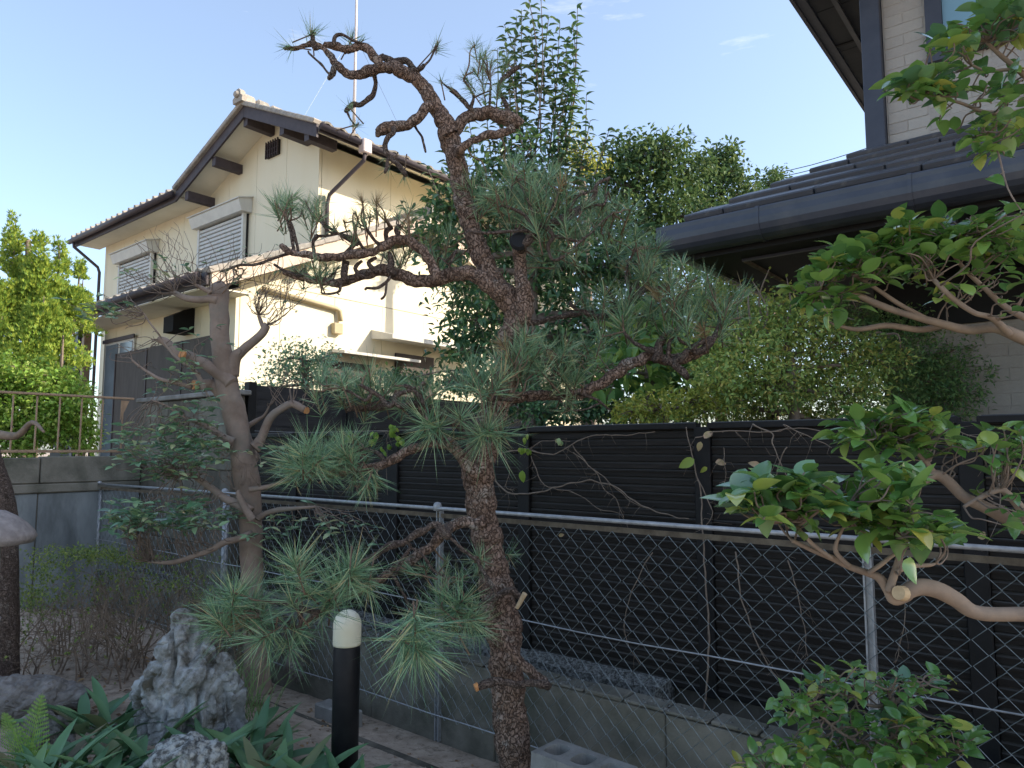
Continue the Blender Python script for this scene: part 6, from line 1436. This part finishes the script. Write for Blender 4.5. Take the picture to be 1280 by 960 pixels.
# ================================================================== VINES ON THE BLACK FENCE
def vineY(px, off=-.05):
    u = (px - 640) / FPX / .99
    g = 3.42 + off; gx = g * (.777 * u - .629) / (.777 + .629 * u); return -.629 * gx + .777 * g
rv = random.Random(12)
def vine(label, lines, leaves, side=24):
    t = None
    for (pts, w_) in lines:
        P = [at(px, py, vineY(px)) for px, py in pts]
        if t is None: t = Thing('dry_vine', label, 'vine', P[0], group=None)
        mb = MB(); mb.smooth = True; PP, RR = catmull(P, [w_ * (1 - .5 * i / (len(P) - 1)) for i in range(len(P))], 6)
        PP = [p + Vector((nz(p, 14), nz(p + Vector((3, 0, 0)), 14) * .3, nz(p + Vector((0, 3, 0)), 14))) * .012 for p in PP]
        mb.tube(PP, RR, 6)
        for k in range(side // max(1, len(lines))):
            i = rv.randint(0, len(PP) - 1); a = PP[i]; d = Vector((rv.uniform(-.7, .7), rv.uniform(-.3, 0.0), rv.uniform(-1, .3))); l = rv.uniform(.04, .18)
            mb.tube([a, a + d * l * .5 + rdir(rv) * .015, a + d * l], [.0014, .001, .0006], 3)
        t.part('stem', mb, M['vine'], w=True)
    for (px, py, s_, m, d, n) in leaves:
        for k in range(n):
            p = at(px + rv.uniform(-.4, .4) * 14 * (n > 1), py + rv.uniform(-.5, .5) * 12 * (n > 1), vineY(px, -.08))
            q = leaf_mesh('leaf', M[m], .098 * s_, .058 * s_, .35, rv.uniform(.2, .7), 6); mb = MB(); mb.smooth = True
            dd = Vector(d) + (rdir(rv) * .5 if n > 1 else Vector((0, 0, 0)))
            Mx = frame(p, dd, up=Vector((-.2, -1, .25)), roll=rv.uniform(-.3, .3)); mb.v = [Mx @ v for v in q.v]; mb.f = q.f; t.part('leaf', mb, M[m], w=True)
    return t
vine('long dry vine looping across the black fence right of the pine trunk', [
    ([(616, 588), (622, 606), (645, 617), (680, 614), (715, 603), (745, 602), (770, 608), (785, 622), (810, 635), (840, 645), (862, 650)], .005),
    ([(625, 566), (655, 562), (690, 568), (715, 556), (740, 545), (775, 544), (820, 541)], .0045), ([(715, 556), (735, 580), (760, 600), (785, 625), (808, 635)], .003),
    ([(718, 565), (745, 590), (755, 610), (770, 625), (780, 645)], .003), ([(665, 570), (680, 605), (720, 617), (750, 635), (775, 641)], .0028), ([(660, 566), (676, 552), (712, 552)], .0028), ([(630, 564), (636, 590), (632, 608), (643, 612)], .0028)],
    [(653, 588, .75, 'ivy', (0, 0, -1), 1), (656, 560, .35, 'ivy', (0, 0, -1), 7), (697, 552, .4, 'mokleaf', (0, 0, -1), 4), (655, 548, .35, 'ivy', (0, 0, -1), 4)], 70)
vine('dry vine climbing the fence post with a few faded pinkish leaves', [
    ([(880, 900), (886, 800), (880, 700), (876, 620), (870, 590), (862, 560), (858, 535)], .005), ([(872, 600), (890, 640), (878, 660)], .003), ([(905, 560), (908, 590), (905, 612)], .002), ([(985, 560), (968, 600), (972, 640)], .003),
    ([(940, 530), (965, 542), (968, 560), (985, 600)], .004), ([(870, 548), (905, 538), (950, 540), (1010, 536), (1060, 552)], .0035), ([(980, 530), (1010, 545), (1040, 558)], .003)],
    [(868, 574, .85, 'figleaf', (-1, 0, -.5), 1), (880, 548, .6, 'pinkleaf', (.6, 0, .6), 1), (876, 552, .5, 'pinkleaf', (-.3, 0, -1), 1), (894, 578, .6, 'pinkleaf', (1, 0, 0), 1), (884, 584, .4, 'yellowleaf', (-.6, 0, -.4), 1), (950, 582, .5, 'pinkleaf', (-1, 0, .3), 1)], 60)
vine('green creeper clump hanging over the fence top left of the pine trunk', [([(505, 560), (498, 545), (485, 540), (460, 542), (430, 545)], .003), ([(488, 535), (483, 560), (485, 620)], .0025)],
    [(490, 536, .5, 'ivy', (0, 0, -1), 12), (470, 545, .45, 'ivy', (-.5, 0, -1), 12), (500, 550, .4, 'ivy', (.3, 0, -1), 10), (440, 545, .4, 'ivy', (-.5, 0, -.6), 10), (482, 560, .4, 'ivy', (0, 0, -1), 6)], 16)
vine('thin ivy strand trailing along the fence top at the right', [([(1140, 525), (1180, 532), (1215, 545), (1240, 550), (1280, 552)], .003)],
    [(1190, 538, .3, 'ivy', (0, 0, -1), 14), (1225, 548, .3, 'ivy', (0, 0, -1), 12), (1160, 530, .3, 'ivy', (0, 0, -1), 8)], 20)
vine('sparse dry vine hanging through the wire mesh in the lower right part of the fence', [([(920, 690), (930, 760), (960, 830), (1000, 880)], .004), ([(985, 700), (1000, 760), (1010, 820)], .003), ([(1135, 700), (1130, 780), (1120, 830)], .0025), ([(815, 690), (790, 740), (780, 790), (800, 830)], .003), ([(1240, 560), (1250, 600), (1248, 650)], .003)],
    [(1222, 672, .5, 'pinkleaf', (.8, 0, .3), 1), (1210, 676, .4, 'figleaf', (-.8, 0, .2), 1), (698, 669, .35, 'pinkleaf', (1, 0, 0), 1)], 50)
